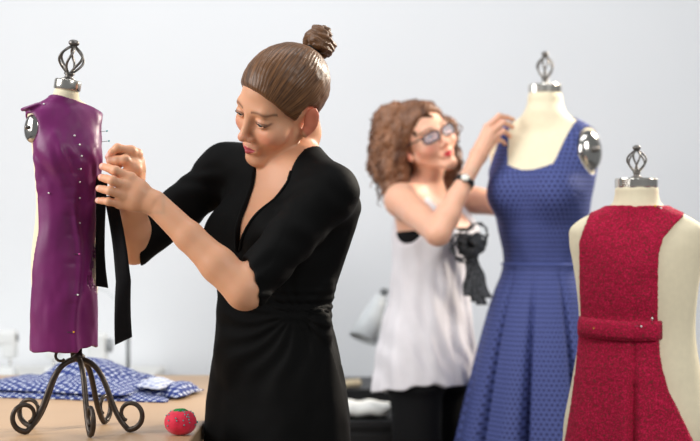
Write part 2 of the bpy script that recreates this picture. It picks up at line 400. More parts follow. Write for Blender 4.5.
# ------------------------------------------------------------------ heads and hands
def head_field(smile=0., lid=.0):
    H = Field()
    H.add(ell((0, -.008, .030), (.0725, .094, .085)), .001)
    H.add(ell((0, .038, -.036), (.050, .053, .058)), .028)
    for s in (-1, 1):
        H.add(cone((s * .050, .004, -.050), (s * .012, .072, -.099), .0135, .0125), .022)
        H.add(ell((s * .041, .058, -.032), (.025, .026, .024)), .022)
    H.add(ell((0, .077, -.098), (.019, .015, .014)), .02)
    H.add(cone((-.034, .076, .018), (.034, .076, .018), .010, .010), .02)
    for s in (-1, 1): H.add(ell((s * .031, .099, -.002), (.019, .017, .013)), .016, 's')
    H.add(cone((0, .083, .008), (0, .105, -.034), .0065, .0085), .014)
    H.add(ell((0, .106, -.037), (.0095, .0095, .0085)), .006)
    for s in (-1, 1):
        H.add(ell((s * .0115, .0955, -.041), (.0068, .0095, .0068)), .005)
        H.add(ell((s * .0065, .1000, -.0495), (.0036, .0048, .0028)), .0035, 's')
    # lips
    H.add(ell((0, .086, -.068), (.024, .010, .014)), .012)
    for s in (-1, 1):
        H.add(cone((s * .019, .0865, -.0675), (s * .004, .0955, -.0635), .0030, .0048), .004)
        H.add(cone((s * .017, .0865, -.0695), (s * .0, .0945, -.0735), .0032, .0056), .004)
    H.add(rbox((0, .098, -.0682), (.019, .007, .0006), rad=.0004), .003, 's')
    # lids round the eye, opening left for the eyeball
    for s in (-1, 1):
        H.add(ell((s * .032, .0765, -.001), (.0148, .0142, .0128)), .006)
        H.add(ell((s * .0325, .092, -.0020 - lid), (.0125, .012, .0046 - lid * .6)), .0015, 's')
    # ears
    for s in (-1, 1):
        a = math.radians(12) * 1; c, sn = math.cos(a), math.sin(a); R = np.array([[1, 0, 0], [0, c, sn], [0, -sn, c]]).T
        bz = math.radians(22) * s; R = np.array([[math.cos(bz), -math.sin(bz), 0], [math.sin(bz), math.cos(bz), 0], [0, 0, 1]]) @ R
        H.add(ell((s * .0765, -.012, -.014), (.0060, .0160, .029), R), .006)
        H.add(ell((s * .0858, -.009, -.008), (.0058, .0095, .0165), R), .004, 's')
        H.add(ell((s * .0715, .001, -.038), (.0065, .0095, .0115)), .009)
    # throat
    H.add(cone((0, -.034, -.045), (0, -.044, -.09), .047, .044), .014)
    return H
def head_tint(q, base, lips, brow, blush):
    c = np.tile(np.array(srgb(*base)), (len(q), 1)); l, f, u = np.abs(q[:, 0]), q[:, 1], q[:, 2]
    def mixc(rgb, wt): nonlocal c; c = c + (np.array(srgb(*rgb)) - c) * np.clip(wt, 0, 1)[:, None]
    mixc(blush, .55 * np.exp(-(((l - .046) / .02)**2 + ((u + .035) / .016)**2)) * (f > .02))
    mixc(blush, .35 * np.exp(-(((l) / .012)**2 + ((u + .037) / .012)**2)) * (f > .09))
    mixc((214, 110, 84), .75 * np.clip((1.15 - np.hypot((f + .012) / .021, (u + .016) / .034)) / .15, 0, 1) * np.clip((l - .068) / .004, 0, 1))  # ears: red glow of light from behind, put into the skin colour
    up = -.0665 + .0065 * (1 - (l / .021)**2); dn = -.0665 - .0125 * (1 - (l / .021)**2)
    mixc(lips, (np.clip((up - u) / .0016, 0, 1) * np.clip((u - dn) / .0016, 0, 1)) * (l < .021) * (f > .07))
    bc = .0195 + .004 * np.sin(np.clip((l - .012) / .042, 0, 1) * math.pi) - .004 * np.clip((l - .035) / .02, 0, 1)
    mixc(brow, .85 * np.exp(-((u - bc) / .0032)**2) * (l > .012) * (l < .053) * (f > .04))
    mixc((92, 60, 50), .8 * np.exp(-((np.sqrt(((l - .0325) / .0142)**2 + ((u + .0015) / .0062)**2) - 1) / .16)**2) * (f > .06) * (u > -.006))
    return c
def finger(F, pts, r0, r1, k0=.008):
    a, b, c = [np.asarray(p, float) for p in pts]; m = b + (c - b) * .55; n = N(b - (a + c) / 2) if np.linalg.norm(b - (a + c) / 2) > 1e-4 else np.zeros(3); m = m + n * .0025
    rb = r0 + (r1 - r0) * .4
    F.add(cone(a, b, r0, rb), k0); F.add(ell(b, (rb * 1.05,) * 3), .003); F.add(cone(b, m, rb, (rb + r1) / 2), .003); F.add(cone(m, c, (rb + r1) / 2, r1), .002)
def hand(F, wrist, wr, mcps, fingers, thumb, s=1.):
    wrist = np.asarray(wrist, float)
    for i, m in enumerate(mcps):
        F.add(cone(wrist + (np.asarray(m) - wrist) * .16, m, wr * .72, (.0105, .0108, .0100, .0092)[i] * s), .012)
    for i in range(3): F.add(cone((wrist * .4 + np.asarray(mcps[i]) * .6), (wrist * .4 + np.asarray(mcps[i + 1]) * .6), .0125 * s, .0125 * s), .012)
    for i, (m, p, t_) in enumerate(fingers): finger(F, (m, p, t_), (.0088, .0090, .0085, .0076)[i] * s, (.0066, .0068, .0064, .0057)[i] * s, .006)
    a, b, c = [np.asarray(p, float) for p in thumb]
    F.add(cone(wrist * .6 + a * .4, a, .013 * s, .0145 * s), .012); F.add(cone(a, b, .0145 * s, .0098 * s), .008)
    m = b + (c - b) * .5; F.add(cone(b, m, .0096 * s, .0092 * s), .004); F.add(cone(m, c, .0092 * s, .0074 * s), .003)
def rotm(yaw, pitch, roll):
    yaw, pitch, roll = [math.radians(v) for v in (yaw, pitch, roll)]
    f = np.array([-math.sin(yaw), -math.cos(yaw), 0.]); l = np.array([math.cos(yaw), -math.sin(yaw), 0.]); u = np.array([0, 0, 1.])
    f2 = f * math.cos(pitch) - u * math.sin(pitch); u2 = u * math.cos(pitch) + f * math.sin(pitch)
    return np.array([l * math.cos(roll) - u2 * math.sin(roll), f2, u2 * math.cos(roll) + l * math.sin(roll)]).T
def eyes(parent, O, R, s, gaze):
    for sd in (-1, 1):
        c = O + R @ np.array([sd * .032, .0755, -.001]) * s
        g = N(R @ N(gaze)); tz = N(g); tx = N(np.cross((0, 0, 1), tz)); RR = np.array([tx, np.cross(tz, tx), tz]).T
        r = .0122 * s; prof = [(r * math.sin(a), -r * math.cos(a)) for a in np.linspace(.02, math.pi - .02, 14)]
        e = MB().lathe(prof, c, RR, 24).build('eye', 'eye_white', parent)
        prof = [(r * 1.02 * math.sin(a), r * 1.02 * math.cos(a)) for a in np.linspace(.5, .03, 5)]
        MB().lathe(prof, c, RR, 20).build('iris', 'iris', e)
def nails(V, C, tips):
    for tip, out in tips:
        d = np.linalg.norm(V - (np.asarray(tip) + np.asarray(out) * .006), axis=1); wt = np.clip((.0062 - d) / .0015, 0, 1)[:, None]
        C += (np.array(srgb(238, 190, 180)) - C) * wt * .8

# ------------------------------------------------------------------ person in the black wrap dress
T1 = facing((-.163, 3.50), 43)
R1 = rotm(53.9, 23, 26.4); H1 = np.array([-.1462, 3.45, 1.5534]); S1 = 1.06
SL1 = P3(330, 193, 3.385); SR1 = P3(226, 170, 3.615)
EL1 = P3(245, 291, 3.27); WL1 = P3(156, 204, 3.305)
ER1 = P3(134, 247, 3.56); WR1 = P3(133, 182, 3.40)
secs1 = [(.80, 0, 0, .160, .110), (.88, 0, -.005, .168, .115), (.97, 0, -.003, .156, .108), (1.09, 0, .0, .122, .092), (1.18, 0, .002, .128, .096),
         (1.27, 0, .004, .140, .098), (1.35, .010, -.004, .142, .078), (1.41, .020, -.018, .105, .055), (1.45, .022, -.024, .060, .045)]
def torso1(F, g):
    F.add(loft(T1, secs1, g), .02)
    for s in (-1, 1): F.add(ell(T1.w(s * .066, .066, 1.265), (.056 + g, .056 + g, .056 + g)), .05)
    nk = H1 + R1 @ np.array([0, -.042, -.085]) * S1
    F.add(cone(T1.w(.022, -.026, 1.395), nk, .050 + g, .043 + g), .018)
    for sh in (SL1, SR1):
        F.add(cone(T1.w(.02, -.024, 1.40), sh, .052 + g, .048 + g), .05)
        F.add(cone(T1.w(.022, -.028, 1.445), sh + np.array([0, 0, .006]), .036 + g, .034 + g), .03)
def arms1(F, g, fore=True):
    for sh, el, wr, k in ((SL1, EL1, WL1, 1.), (SR1, ER1, WR1, .97)):
        m = sh + (el - sh) * .45
        F.add(cone(sh, m, (.047) * k + g, .0435 * k + g), .03); F.add(cone(m, el, .0435 * k + g, .038 * k + g), .01)
        if fore:
            a = el + (wr - el) * .30; dn = N(np.cross(np.cross(wr - el, (0, -1, 0)), wr - el))
            m = el + (wr - el) * .62
            F.add(cone(el, a, .039 * k, .0365 * k), .012); F.add(cone(a, m, .0365 * k, .0300 * k), .012); F.add(cone(m, wr, .0300 * k, .0262 * k), .012)
BF1 = Field(); torso1(BF1, 0.); arms1(BF1, 0.)
for s in (-1, 1):
    hip, kn, an = T1.w(s * .085, 0, .84), T1.w(s * .075, .02, .47), T1.w(s * .07, -.01, .10)
    BF1.add(cone(hip, kn, .085, .056), .03); BF1.add(cone(kn, T1.w(s * .073, -.015, .33), .052, .054), .02); BF1.add(cone(T1.w(s * .073, -.015, .33), an, .054, .034), .02)
    BF1.add(cone(an, T1.w(s * .075, .13, .035), .034, .026), .02)
BF1.add(nest(head_field(lid=.0004), H1, R1, S1), .008)
hL = dict(mcps=[P3(131, 178, 3.300), P3(127, 186, 3.293), P3(123, 195.5, 3.293), P3(120, 204, 3.300)],
          fingers=[(P3(131, 178, 3.300), P3(115.5, 170.5, 3.292), P3(102.5, 166.5, 3.322)), (P3(127, 186, 3.293), P3(112.5, 180.5, 3.280), P3(101.5, 177.5, 3.312)),
                   (P3(123, 195.5, 3.293), P3(110, 191, 3.278), P3(99, 188.5, 3.308)), (P3(120, 204, 3.300), P3(108.5, 201.5, 3.288), P3(98, 200.5, 3.310))],
          thumb=(P3(141, 190, 3.335), P3(126, 177, 3.350), P3(108, 168, 3.345)))
hR = dict(mcps=[P3(131, 151, 3.362), P3(137, 154, 3.378), P3(139, 161, 3.396), P3(139, 169, 3.408)],
          fingers=[(P3(131, 151, 3.362), P3(117.5, 148, 3.348), P3(108.5, 157, 3.352)), (P3(137, 154, 3.378), P3(122, 152, 3.366), P3(111, 163, 3.366)),
                   (P3(139, 161, 3.396), P3(124, 161, 3.386), P3(115, 170, 3.386)), (P3(139, 169, 3.408), P3(127, 170, 3.398), P3(120, 177, 3.398))],
          thumb=(P3(134, 169, 3.362), P3(125, 160, 3.345), P3(110, 161, 3.350)))
hand(BF1, WL1, .0245, s=1.15, **hL); hand(BF1, WR1, .0238, s=1.12, **hR)
p1 = thing('person', 'person in a black wrap dress with hair in a top bun pinning the purple dress', 'person', (T1.O[0], T1.O[1], 0))
boxes = []
hc = H1 + np.array([0, 0, -.01]); boxes.append((hc - np.array([.155, .155, .33]), hc + .165))
for hh, wr in ((hL, WL1), (hR, WR1)):
    pts = np.array([wr] + [p for fg in hh['fingers'] for p in fg] + list(hh['thumb'])); boxes.append((pts.min(0) - .02, pts.max(0) + .02))
parts = [drop_inside(*surface(BF1, .005), boxes)]
for i, (lo, hi) in enumerate(boxes):
    V, Q = surface(BF1, .0017 if i == 0 else .0015, lo, hi); V, Q = clipq(V, Q, np.asarray(lo), np.asarray(hi))
    if i == 2: V, Q = drop_inside(V, Q, [boxes[1]])
    parts.append((V, Q))
V, Q = join(parts)
SK = (220, 162, 126)
q = (V - H1) @ R1 / S1; C = head_tint(q, SK, (190, 80, 88), (112, 76, 52), (220, 128, 104))
far = np.linalg.norm(V - H1, axis=1) > .19
C[far] = np.array(srgb(*SK))
tn = []
for hh in (hL, hR):
    for (m_, p_, t_) in hh['fingers']:
        ax = N(t_ - p_); out = N(p_ - (m_ + t_) / 2); tn.append((t_, out))
        d = np.linalg.norm(V - t_, axis=1); C += (np.array(srgb(224, 150, 128)) - C) * np.clip((.02 - d) / .02, 0, .5)[:, None]
nails(V, C, tn)
np_mesh('body', V, Q, 'skin', p1, col=C)
eyes(p1, H1, R1, S1, (.05, 1, -.42))
# lashes, as a thin dark rim on the upper lid
for sd in (-1, 1):
    pts = [H1 + R1 @ np.array([sd * .0325 + .0128 * math.cos(a), .0765 + .0135 * math.sqrt(max(0, 1 - (.9 * math.cos(a))**2)) + .0012, -.0028 + .0038 * math.sin(a)]) * S1 for a in np.linspace(.05, math.pi - .05, 14)]
    MB().tube(pts, .0009, 5).build('eyelash', 'lash', p1)

# dress
DF1 = Field(); torso1(DF1, .007); arms1(DF1, .008, False)
def skirt_mod(a, b, u):
    th = np.arctan2(b, a); k = np.clip((1.0 - u) / .4, 0, 1); return 1 + .03 * k * np.sin(th * 9 + 1.1 * np.sin(th * 2)) 
DF1.add(loft(T1, [(.46, .0, 0, .215, .165), (.66, 0, 0, .195, .148), (.80, 0, 0, .182, .130), (.88, 0, -.002, .178, .123), (.97, 0, 0, .160, .112), (1.07, 0, 0, .134, .101), (1.10, 0, 0, .128, .098)], .003, skirt_mod), .02)
kn = P3(321, 321, 3.395)
DF1.add(ell(kn, (.020, .022, .022)), .02)
DF1.add(cone(P3(338, 208, 3.45), P3(312, 306, 3.46), .050, .034), .03)
DF1.add(cone(T1.w(-.02, .050, 1.20), T1.w(-.015, .055, 1.02), .070, .076), .04)
for (px, r0, r1, dd) in ((329, .014, .035, 0), (322, .012, .030, -.015), (338, .010, .026, .02)):
    DF1.add(cone(kn + np.array([0, 0, -.005]), P3(px, 445, 3.395 + dd), r0, r1), .018)
# sleeve ends just above the elbows
def sleeve_cut(sh, el, t0, tilt):
    ax = N(el - sh + np.asarray(tilt)); p = sh + (el - sh) * t0
    def fn(P):   # only near the arm's end
        d = (P - p) @ ax; near = np.linalg.norm(P - el, axis=1) - .095
        return np.maximum(-d, near)
    return fn, el - .12, el + .12
DF1.add(sleeve_cut(SL1, EL1, .93, (-.13, 0, .13)), .002, 's'); DF1.add(sleeve_cut(SR1, ER1, .93, (-.6, 0, .16)), .002, 's')
# V neck and open neck
def vright(u): return np.minimum(.012 + (u - 1.232) * .56, .096)
def vleft(u): return .012 - (u - 1.232) * .12
def vneck(P):
    q = T1.to(P); l = q[:, 0]; u = q[:, 2]
    side = np.maximum(l - vright(u), vleft(u) - l) * .85; return np.maximum(side, .0 - (q[:, 1] + np.maximum(0, (u - 1.38)) * 1.2))
DF1.add(func(vneck), .004, 's')
def nkhole(P):
    q = T1.to(P); return np.maximum(np.hypot(q[:, 0] - .028, (q[:, 1] + .012)) - .066 - np.clip((q[:, 2] - 1.44) * .3, -.02, .03), 1.40 - q[:, 2])
DF1.add(func(nkhole), .004, 's')
def folds1(P):
    q = T1.to(P); l, f, u = q[:, 0] - .115, q[:, 1], q[:, 2] - 1.10
    r = np.sqrt(l * l + u * u) + 1e-6; an = np.arctan2(u, -l)
    tor = np.exp(-((r - .09) / .10)**2) * (np.abs(q[:, 0]) < .17)
    d = .0021 * tor * np.sin(an * 17 + 2 * np.sin(r * 30))
    d += .0014 * np.exp(-((q[:, 2] - 1.12) / .035)**2) * np.sin(q[:, 2] * 330 + 16 * q[:, 0]) * np.clip(q[:, 0] * 8 + .3, 0, 1)
    for sh, el in ((SL1, EL1), (SR1, ER1)):
        ax = N(el - sh); qq = P - sh; t = qq @ ax; L = np.linalg.norm(el - sh); pr = np.linalg.norm(qq - t[:, None] * ax, axis=1)
        m = np.clip((t + .03) / .06, 0, 1) * np.clip((.09 - pr) / .03, 0, 1); side = qq @ N(np.cross(ax, (0, 1, 0)))
        d += m * .0015 * np.sin(t * 95 + side * 70 + 3 * vnoise(P, 14, 3)) * np.clip(1.25 - t / L, .3, 1)
    return d + .0010 * vnoise(P, 35, 1)
DF1.disp(folds1)
V, Q = surface(DF1, .0034)
np_mesh('wrap_dress', V, Q, 'black_knit', p1)
# facing band along the V neck, a folded edge of the cloth
for s in (-1, 1):
    pts = []
    for u in np.linspace(1.236, 1.405, 26):
        l = float(vright(u) + .003 if s > 0 else vleft(u) - .003)
        fs = np.linspace(.17, -.05, 220); ins = DF1.ev(np.stack([T1.w(l + s * .006, f, u) for f in fs])) < 0; i = np.argmax(ins)
        if ins[i]: pts.append(T1.w(l, fs[i] + .001, u))
    MB().tube(pts, .0035, 6).build('neckline_band', 'black_knit', p1)
# hair
BUN = P3(319, 43.5, 3.50); bl = (BUN - H1) @ R1 / S1
def az(q):
    a = N(bl - np.array([0, -.01, .03])); e1 = N(np.cross(a, (1, 0, 0))); e2 = np.cross(a, e1); v = q - np.array([0, -.01, .03])
    return np.arctan2(v @ e2, v @ e1), np.arccos(np.clip((v @ a) / (np.linalg.norm(v, axis=1) + 1e-9), -1, 1))
HF = Field(); HF.add(ell((0, -.010, .034), (.0785, .101, .090)), .001)
HF.add(func(lambda q: .8 * (q[:, 1] - (.026 + .82 * q[:, 2] + .25 * np.maximum(np.abs(q[:, 0]) - .045, 0)))), .010, 'i')
HF.add(func(lambda q: .9 * (-.036 + .30 * q[:, 1] - q[:, 2])), .012, 'i')
HF.add(cone((0, -.085, -.01), (0, -.06, -.06), .026, .018), .03)
def earhole(q): return np.maximum(np.hypot((q[:, 1] + .008) / 1.0, (q[:, 2] + .016) / 1.5) - .0235, .05 - np.abs(q[:, 0]))
HF.add(func(earhole), .006, 's')
nb = bl - N(bl - np.array([0, -.01, .03])) * .040
HF.add(cone(nb - N(bl) * .02, bl - N(bl) * .016, .030, .013), .022)
HF.disp(lambda q: .0004 * np.sin(az(q)[0] * 70 + 5 * vnoise(q, 30, 2)) * np.clip(az(q)[1] / .3, 0, 1) + .0008 * vnoise(q, 90, 5))
V, Q = surface(HF, .0017); a_, p_ = az(V)
hair1 = np_mesh('hair', H1 + V @ R1.T * S1, Q, 'hair_brown', p1, vec=np.c_[a_, p_, p_ * 0])
# bun: coiled rope of hair round a core
axb = N(bl - np.array([0, -.01, .03])); e1 = N(np.cross(axb, (1, 0, 0))); e2 = np.cross(axb, e1)
BN = Field(); BN.add(ell(bl, (.024, .024, .022)), .003)
for turn, (rr, hh_, tr) in enumerate(((.0225, -.008, .0125), (.021, .008, .0125), (.010, .020, .011))):
    ring = [bl + rr * (math.cos(t_) * e1 + math.sin(t_) * e2) + axb * (hh_ + .006 * math.sin(t_ * 2 + turn)) for t_ in np.linspace(0, 2 * math.pi, 15)]
    for a0, b0 in zip(ring[:-1], ring[1:]): BN.add(cone(a0, b0, tr, tr), .002)
def bundisp(q):
    v = q - bl; t_ = np.arctan2(v @ e2, v @ e1); h_ = v @ axb; return .0014 * np.sin(h_ * 420 + 5 * t_ + 3 * vnoise(q, 60, 9)) + .0016 * vnoise(q, 70, 4)
BN.disp(bundisp); V, Q = surface(BN, .0016); v = V - bl
np_mesh('bun', H1 + V @ R1.T * S1, Q, 'hair_brown', hair1, vec=np.c_[(v @ axb) * 45, np.arctan2(v @ e2, v @ e1), np.zeros(len(V))])
tc_ = bl - axb * .027; pts = [H1 + R1 @ (tc_ + .0165 * (math.cos(t_) * e1 + math.sin(t_) * e2)) * S1 for t_ in np.linspace(0, 2 * math.pi, 24, endpoint=False)]
MB().tube(pts, .0042, 8, closed=True).build('hair_tie', 'hair_tie', hair1)
for s in (-1, 1):   # shoes
    F = Field(); F.add(cone(T1.w(s * .07, -.03, .03), T1.w(s * .075, .15, .026), .034, .03), .02); F.add(cone(T1.w(s * .07, -.035, .03), T1.w(s * .07, -.02, .075), .036, .04), .02)
    F.add(plane((0, 0, .001), (0, 0, -1)), .002, 'i'); F.add(ell(T1.w(s * .071, .0, .115), (.05, .05, .05)), .004, 's'); V, Q = surface(F, .005); np_mesh('shoe', V, Q, 'shoe', p1)

# ------------------------------------------------------------------ dress forms
def finial(parent, c, R, r, h, nw=6):
    fin = MB().lathe([(r * .55, 0), (r * .6, h * .02), (r * .35, h * .06), (r * .3, h * .12), (r * .42, h * .14), (r * .42, h * .17), (r * .1, h * .18)], c, R, 20).build('finial', 'pewter', parent)
    for i in range(nw):
        a0 = 2 * math.pi * i / nw; pts = []
        for t_ in np.linspace(0, 1, 17):
            rr = r * (.14 + .86 * math.sin(math.pi * min(1, t_ ** 1.15)) ** .9); a = a0 + 1.0 * t_
            pts.append(c + R @ np.array([rr * math.cos(a), rr * math.sin(a), h * (.15 + .68 * t_)]))
        MB().tube(pts, r * .10, 7).build('wire', 'pewter', fin)
    prof = [(r * .05, h * .80), (r * .3, h * .81), (r * .22, h * .835)] + [(r * .42 * math.sin(a) + .0003, h * .91 - h * .085 * math.cos(a)) for a in np.linspace(.35, math.pi - .02, 10)]
    MB().lathe(prof, c, R, 18).build('knob', 'pewter', fin)
def neck_cap(parent, c, R, r, h, ribs=0):
    b_ = .001
    MB().lathe([(r * .9, 0), (r, b_), (r, h * .12), (r * 1.015, h * .16), (r * 1.015, h * .86), (r, h * .9), (r * .97, h), (r * .3, h * 1.06), (.0005, h * 1.06)], c, R, 40, smooth=not ribs,
               wob=(lambda t_, z: 1 + .02 * np.sign(math.sin(ribs * t_))) if ribs else None).build('neck_cap', 'steel', parent)
def arm_plate(parent, c, n, rl, ru, thick, m='chrome'):
    n = N(n); up = np.array([0, 0, 1.]); sx = N(np.cross(up, n)); R = np.array([sx, np.cross(n, sx), n]).T
    mb = MB(); V = []; prof = [(1, -thick), (1, .0), (.93, .5 * thick), (.74, .95 * thick), (.42, 1.25 * thick), (.01, 1.35 * thick)]
    for r_, z in prof:
        for j in range(32): t_ = 2 * math.pi * j / 32; V.append(np.asarray(c) + R @ np.array([rl * r_ * math.cos(t_), ru * r_ * math.sin(t_), z]))
    F = [(i * 32 + j, i * 32 + (j + 1) % 32, (i + 1) * 32 + (j + 1) % 32, (i + 1) * 32 + j) for i in range(len(prof) - 1) for j in range(32)]
    F += [tuple(range(32))[::-1], tuple(160 + j for j in range(32))]; mb.add(V, F); o = mb.build('arm_plate', m, parent)
    kb = MB().lathe([(rl * .22, 0), (rl * .22, thick * .9), (rl * .12, thick * 1.3), (.0003, thick * 1.3)], np.asarray(c) + n * thick * 1.2, R, 14).build('bolt', 'pewter', o)
def scroll_stand(parent, base, ztop, r, reach, scr, legs, zf):
    """wrought iron foot: a hub, legs sweeping out and down and curling up again at the end"""
    hub = MB().lathe([(r * .8, ztop - .05 * reach), (r * 2.2, ztop - .02 * reach), (r * 2.4, ztop + .04 * reach), (r * 1.4, ztop + .08 * reach), (r * 1.4, ztop + .5 * reach)], (base[0], base[1], 0), None, 20).build('hub', 'iron', parent)
    for az_ in legs:
        a = math.radians(az_); dx, dy = math.cos(a), math.sin(a); pts = []
        H = ztop - zf
        for t_ in np.linspace(0, 1, 20):           # shoulder then leg
            p = np.array([0, ztop]) * (1 - t_)**3 + 3 * (1 - t_)**2 * t_ * np.array([reach * .52, ztop - H * .05]) + 3 * (1 - t_) * t_**2 * np.array([reach * .40, zf + H * .35]) + t_**3 * np.array([reach * .78, zf + r])
            pts.append(p)
        c = np.array([reach * .80, zf + r + scr])   # curl: touches the table, rises outwards and rolls back in
        for k, t_ in enumerate(np.linspace(-math.pi / 2, math.pi * 1.35, 30)):
            rr = scr * (1 - .55 * k / 29); pts.append(c + rr * np.array([math.cos(t_), math.sin(t_)]))
        rad = np.r_[np.full(20, r), np.linspace(r, r * .6, 30)]
        MB().tube([(base[0] + dx * p[0], base[1] + dy * p[0], p[1]) for p in pts], rad, 8, ref=(-dy, dx, 0), flat=1.0).build('leg', 'iron', parent)
def pin(name, pos, dirv, L, hr, head, label, group, tilt=(0, 0, 0)):
    d = N(np.asarray(dirv) + np.asarray(tilt)); pos = np.asarray(pos); mb = MB()
    mb.tube([pos + d * L, pos], .0006, 5, mi=0)
    z = -d; x = N(np.cross(z, (.3, .9, .2))); R = np.array([x, np.cross(z, x), z]).T
    mb.lathe([(hr * math.sin(a) + 1e-5, -hr * math.cos(a)) for a in np.linspace(.05, math.pi - .05, 7)], pos, R, 9, mi=1)
    return tag(mb.build(name, ['pin_steel', head]), label, 'pin', group)

# -- half-scale form on the table
A1 = facing(((65 - 350) / 1600 * 3.42, 3.42), -25)
m1 = thing('dress_form', 'small cream tabletop dress form on a scrolled iron foot', 'dress form', (A1.O[0], A1.O[1], TZ))
sm1 = [(1.09, 0, 0, .060, .050), (1.13, 0, 0, .068, .053), (1.21, 0, -.004, .071, .056), (1.33, 0, -.002, .061, .047), (1.45, 0, .006, .071, .058), (1.50, 0, .002, .076, .047), (1.535, 0, -.002, .074, .034), (1.552, 0, -.004, .045, .027), (1.562, 0, -.004, .029, .026)]
MF1 = Field(); MF1.add(loft(A1, sm1), .01)
for s in (-1, 1): MF1.add(ell(A1.w(s * .031, .038, 1.445), (.026, .026, .028)), .02)
tn_ = N(np.array([.15, 0, 1.])); nb1 = A1.w(0, -.004, 1.545)
MF1.add(cone(nb1, nb1 + tn_ * .022, .0285, .0275), .008); MF1.add(plane(nb1 + tn_ * .036, tn_), .001, 'i')
V, Q = surface(MF1, .003); np_mesh('torso', V, Q, 'linen', m1)
RT = np.array([N(np.cross((0, 1, 0), tn_)), (0, 1, 0), tn_]).T
neck_cap(m1, nb1 + tn_ * .034, RT, .0285, .022); finial(m1, nb1 + tn_ * .056, RT, .0275, .088)
for s in (-1,): arm_plate(m1, A1.w(s * .074, .012, 1.495), A1.M @ np.array([s, .60, .1]), .021, .031, .008)
scroll_stand(m1, (A1.O[0] + .028, 3.42), 1.005, .0062, .145, .033, (-12, -68, -150, -200, 70), TZ)
MB().tube([(A1.O[0] + .022, 3.42, 1.0), (A1.O[0] + .012, 3.42, 1.10)], .009, 14).build('pole', 'iron', m1)
cp = [(A1.O[0] - .004 + .0 + .014 * math.cos(a) * (1 - .06 * a), 3.395, 1.012 + .014 * math.sin(a) * (1 - .06 * a)) for a in np.linspace(.6, 5.6, 22)]
MB().tube(cp, .0032, 7, ref=(0, 1, 0)).build('scroll', 'iron', m1)

# -- purple dress pinned on its front
d1 = thing('purple_dress', 'purple satin sleeveless dress pinned onto the small dress form', 'dress', (A1.O[0], A1.O[1], 1.02))
dd = [(1.022, 0, .002, .0725, .058), (1.10, 0, .002, .0735, .060), (1.21, 0, .001, .0735, .059), (1.33, .004, .003, .066, .054), (1.45, .002, .007, .071, .059), (1.50, 0, .003, .076, .048), (1.535, 0, -.002, .076, .036), (1.553, 0, -.004, .048, .029), (1.565, 0, -.004, .031, .028), (1.572, 0, -.004, .030, .028)]
PF1 = Field(); PF1.add(loft(A1, dd, .0035), .01)
for s in (-1, 1): PF1.add(ell(A1.w(s * .031, .040, 1.445), (.029, .029, .031)), .03)
PF1.add(cone(nb1, nb1 + tn_ * .020, .0325, .0320), .006)
PF1.add(plane(nb1 + tn_ * .013, N(np.array([.22, .25, 1]))), .001, 'i')
shl = A1.w(-.074, .0, 1.541); PF1.add(rbox(shl, (.019, .018, .0032), np.array([N((.9, .4, .38)), N((-.42, .9, 0)), N(np.cross(N((.9, .4, .38)), N((-.42, .9, 0))))]).T), .008)
PF1.add(ell(A1.w(-.084, .012, 1.493), (.026, .030, .034), A1.M), .002, 's'); PF1.add(ell(A1.w(.088, .0, 1.496), (.025, .0215, .031), A1.M), .002, 's')
PF1.add(func(lambda P: -(A1.to(P)[:, 1] - np.interp(A1.to(P)[:, 2], [1.02, 1.12, 1.25, 1.46, 1.51], [-.015, .008, .020, .018, -.03]) + np.clip(A1.to(P)[:, 0] + .03, 0, .1) * .8)), .002, 'i')
hm = lambda P: (1.022 + .004 * np.sin(A1.to(P)[:, 0] * 60) + .0035 * np.sin(A1.to(P)[:, 0] * 130 + 1)) - P[:, 2]
PF1.add(func(hm), .001, 'i')
def pfold(P):
    q = A1.to(P); l, u = q[:, 0], q[:, 2]
    lc = .010 + .006 * np.sin(u * 22); k = np.clip((1.40 - u) / .1, 0, 1)
    d = -.0045 * k * np.exp(-((l - lc) / .007)**2) + .0075 * k / (1 + np.exp(-(l - lc - .008) / .0035))       # pinned centre ridge
    d += .0016 * np.exp(-((u - 1.41) / .05)**2) * np.sin(l * 210 + u * 90 + 3 * vnoise(P, 25, 2)) * (q[:, 1] > 0)
    for uu in (1.43, 1.40, 1.37, 1.345, 1.31, 1.27, 1.21, 1.125): d += .0012 * np.exp(-((u - uu) / .006)**2) * np.exp(-((l - .0) / .018)**2)
    return d + .0022 * vnoise(P, 26, 1) + .0011 * vnoise(P * np.array([1, 1, .5]), 70, 4)
PF1.disp(pfold)
PF1.add((MF1.ev, *MF1.bounds()), .0, 's'); PF1.add(loft(A1, [(.99, .0, .002, .064, .050), (1.12, 0, .002, .062, .050)], 0), .0, 's')
V, Q = surface(PF1, .0022); np_mesh('dress_front', V, Q, 'purple_satin', d1)
# black side panel hanging at the wearer's left, and its facing
G = []
for v in np.linspace(0, 1, 18):
    y = 176 + v * 110; row = []
    for h_ in np.linspace(0, 1, 7):
        xr = 108 - 5 * math.sin(v * 2.6) + 2.5 * v; row.append(P3(96 + (xr - 96) * h_, y + 2 * h_, 3.398 + .012 * h_ + .004 * math.sin(v * 9 + h_ * 3)))
    G.append(row)
MB().grid(G, .003).build('side_panel', 'black_velvet', d1)
tag(d1.children[-1], 'black velvet side panel')

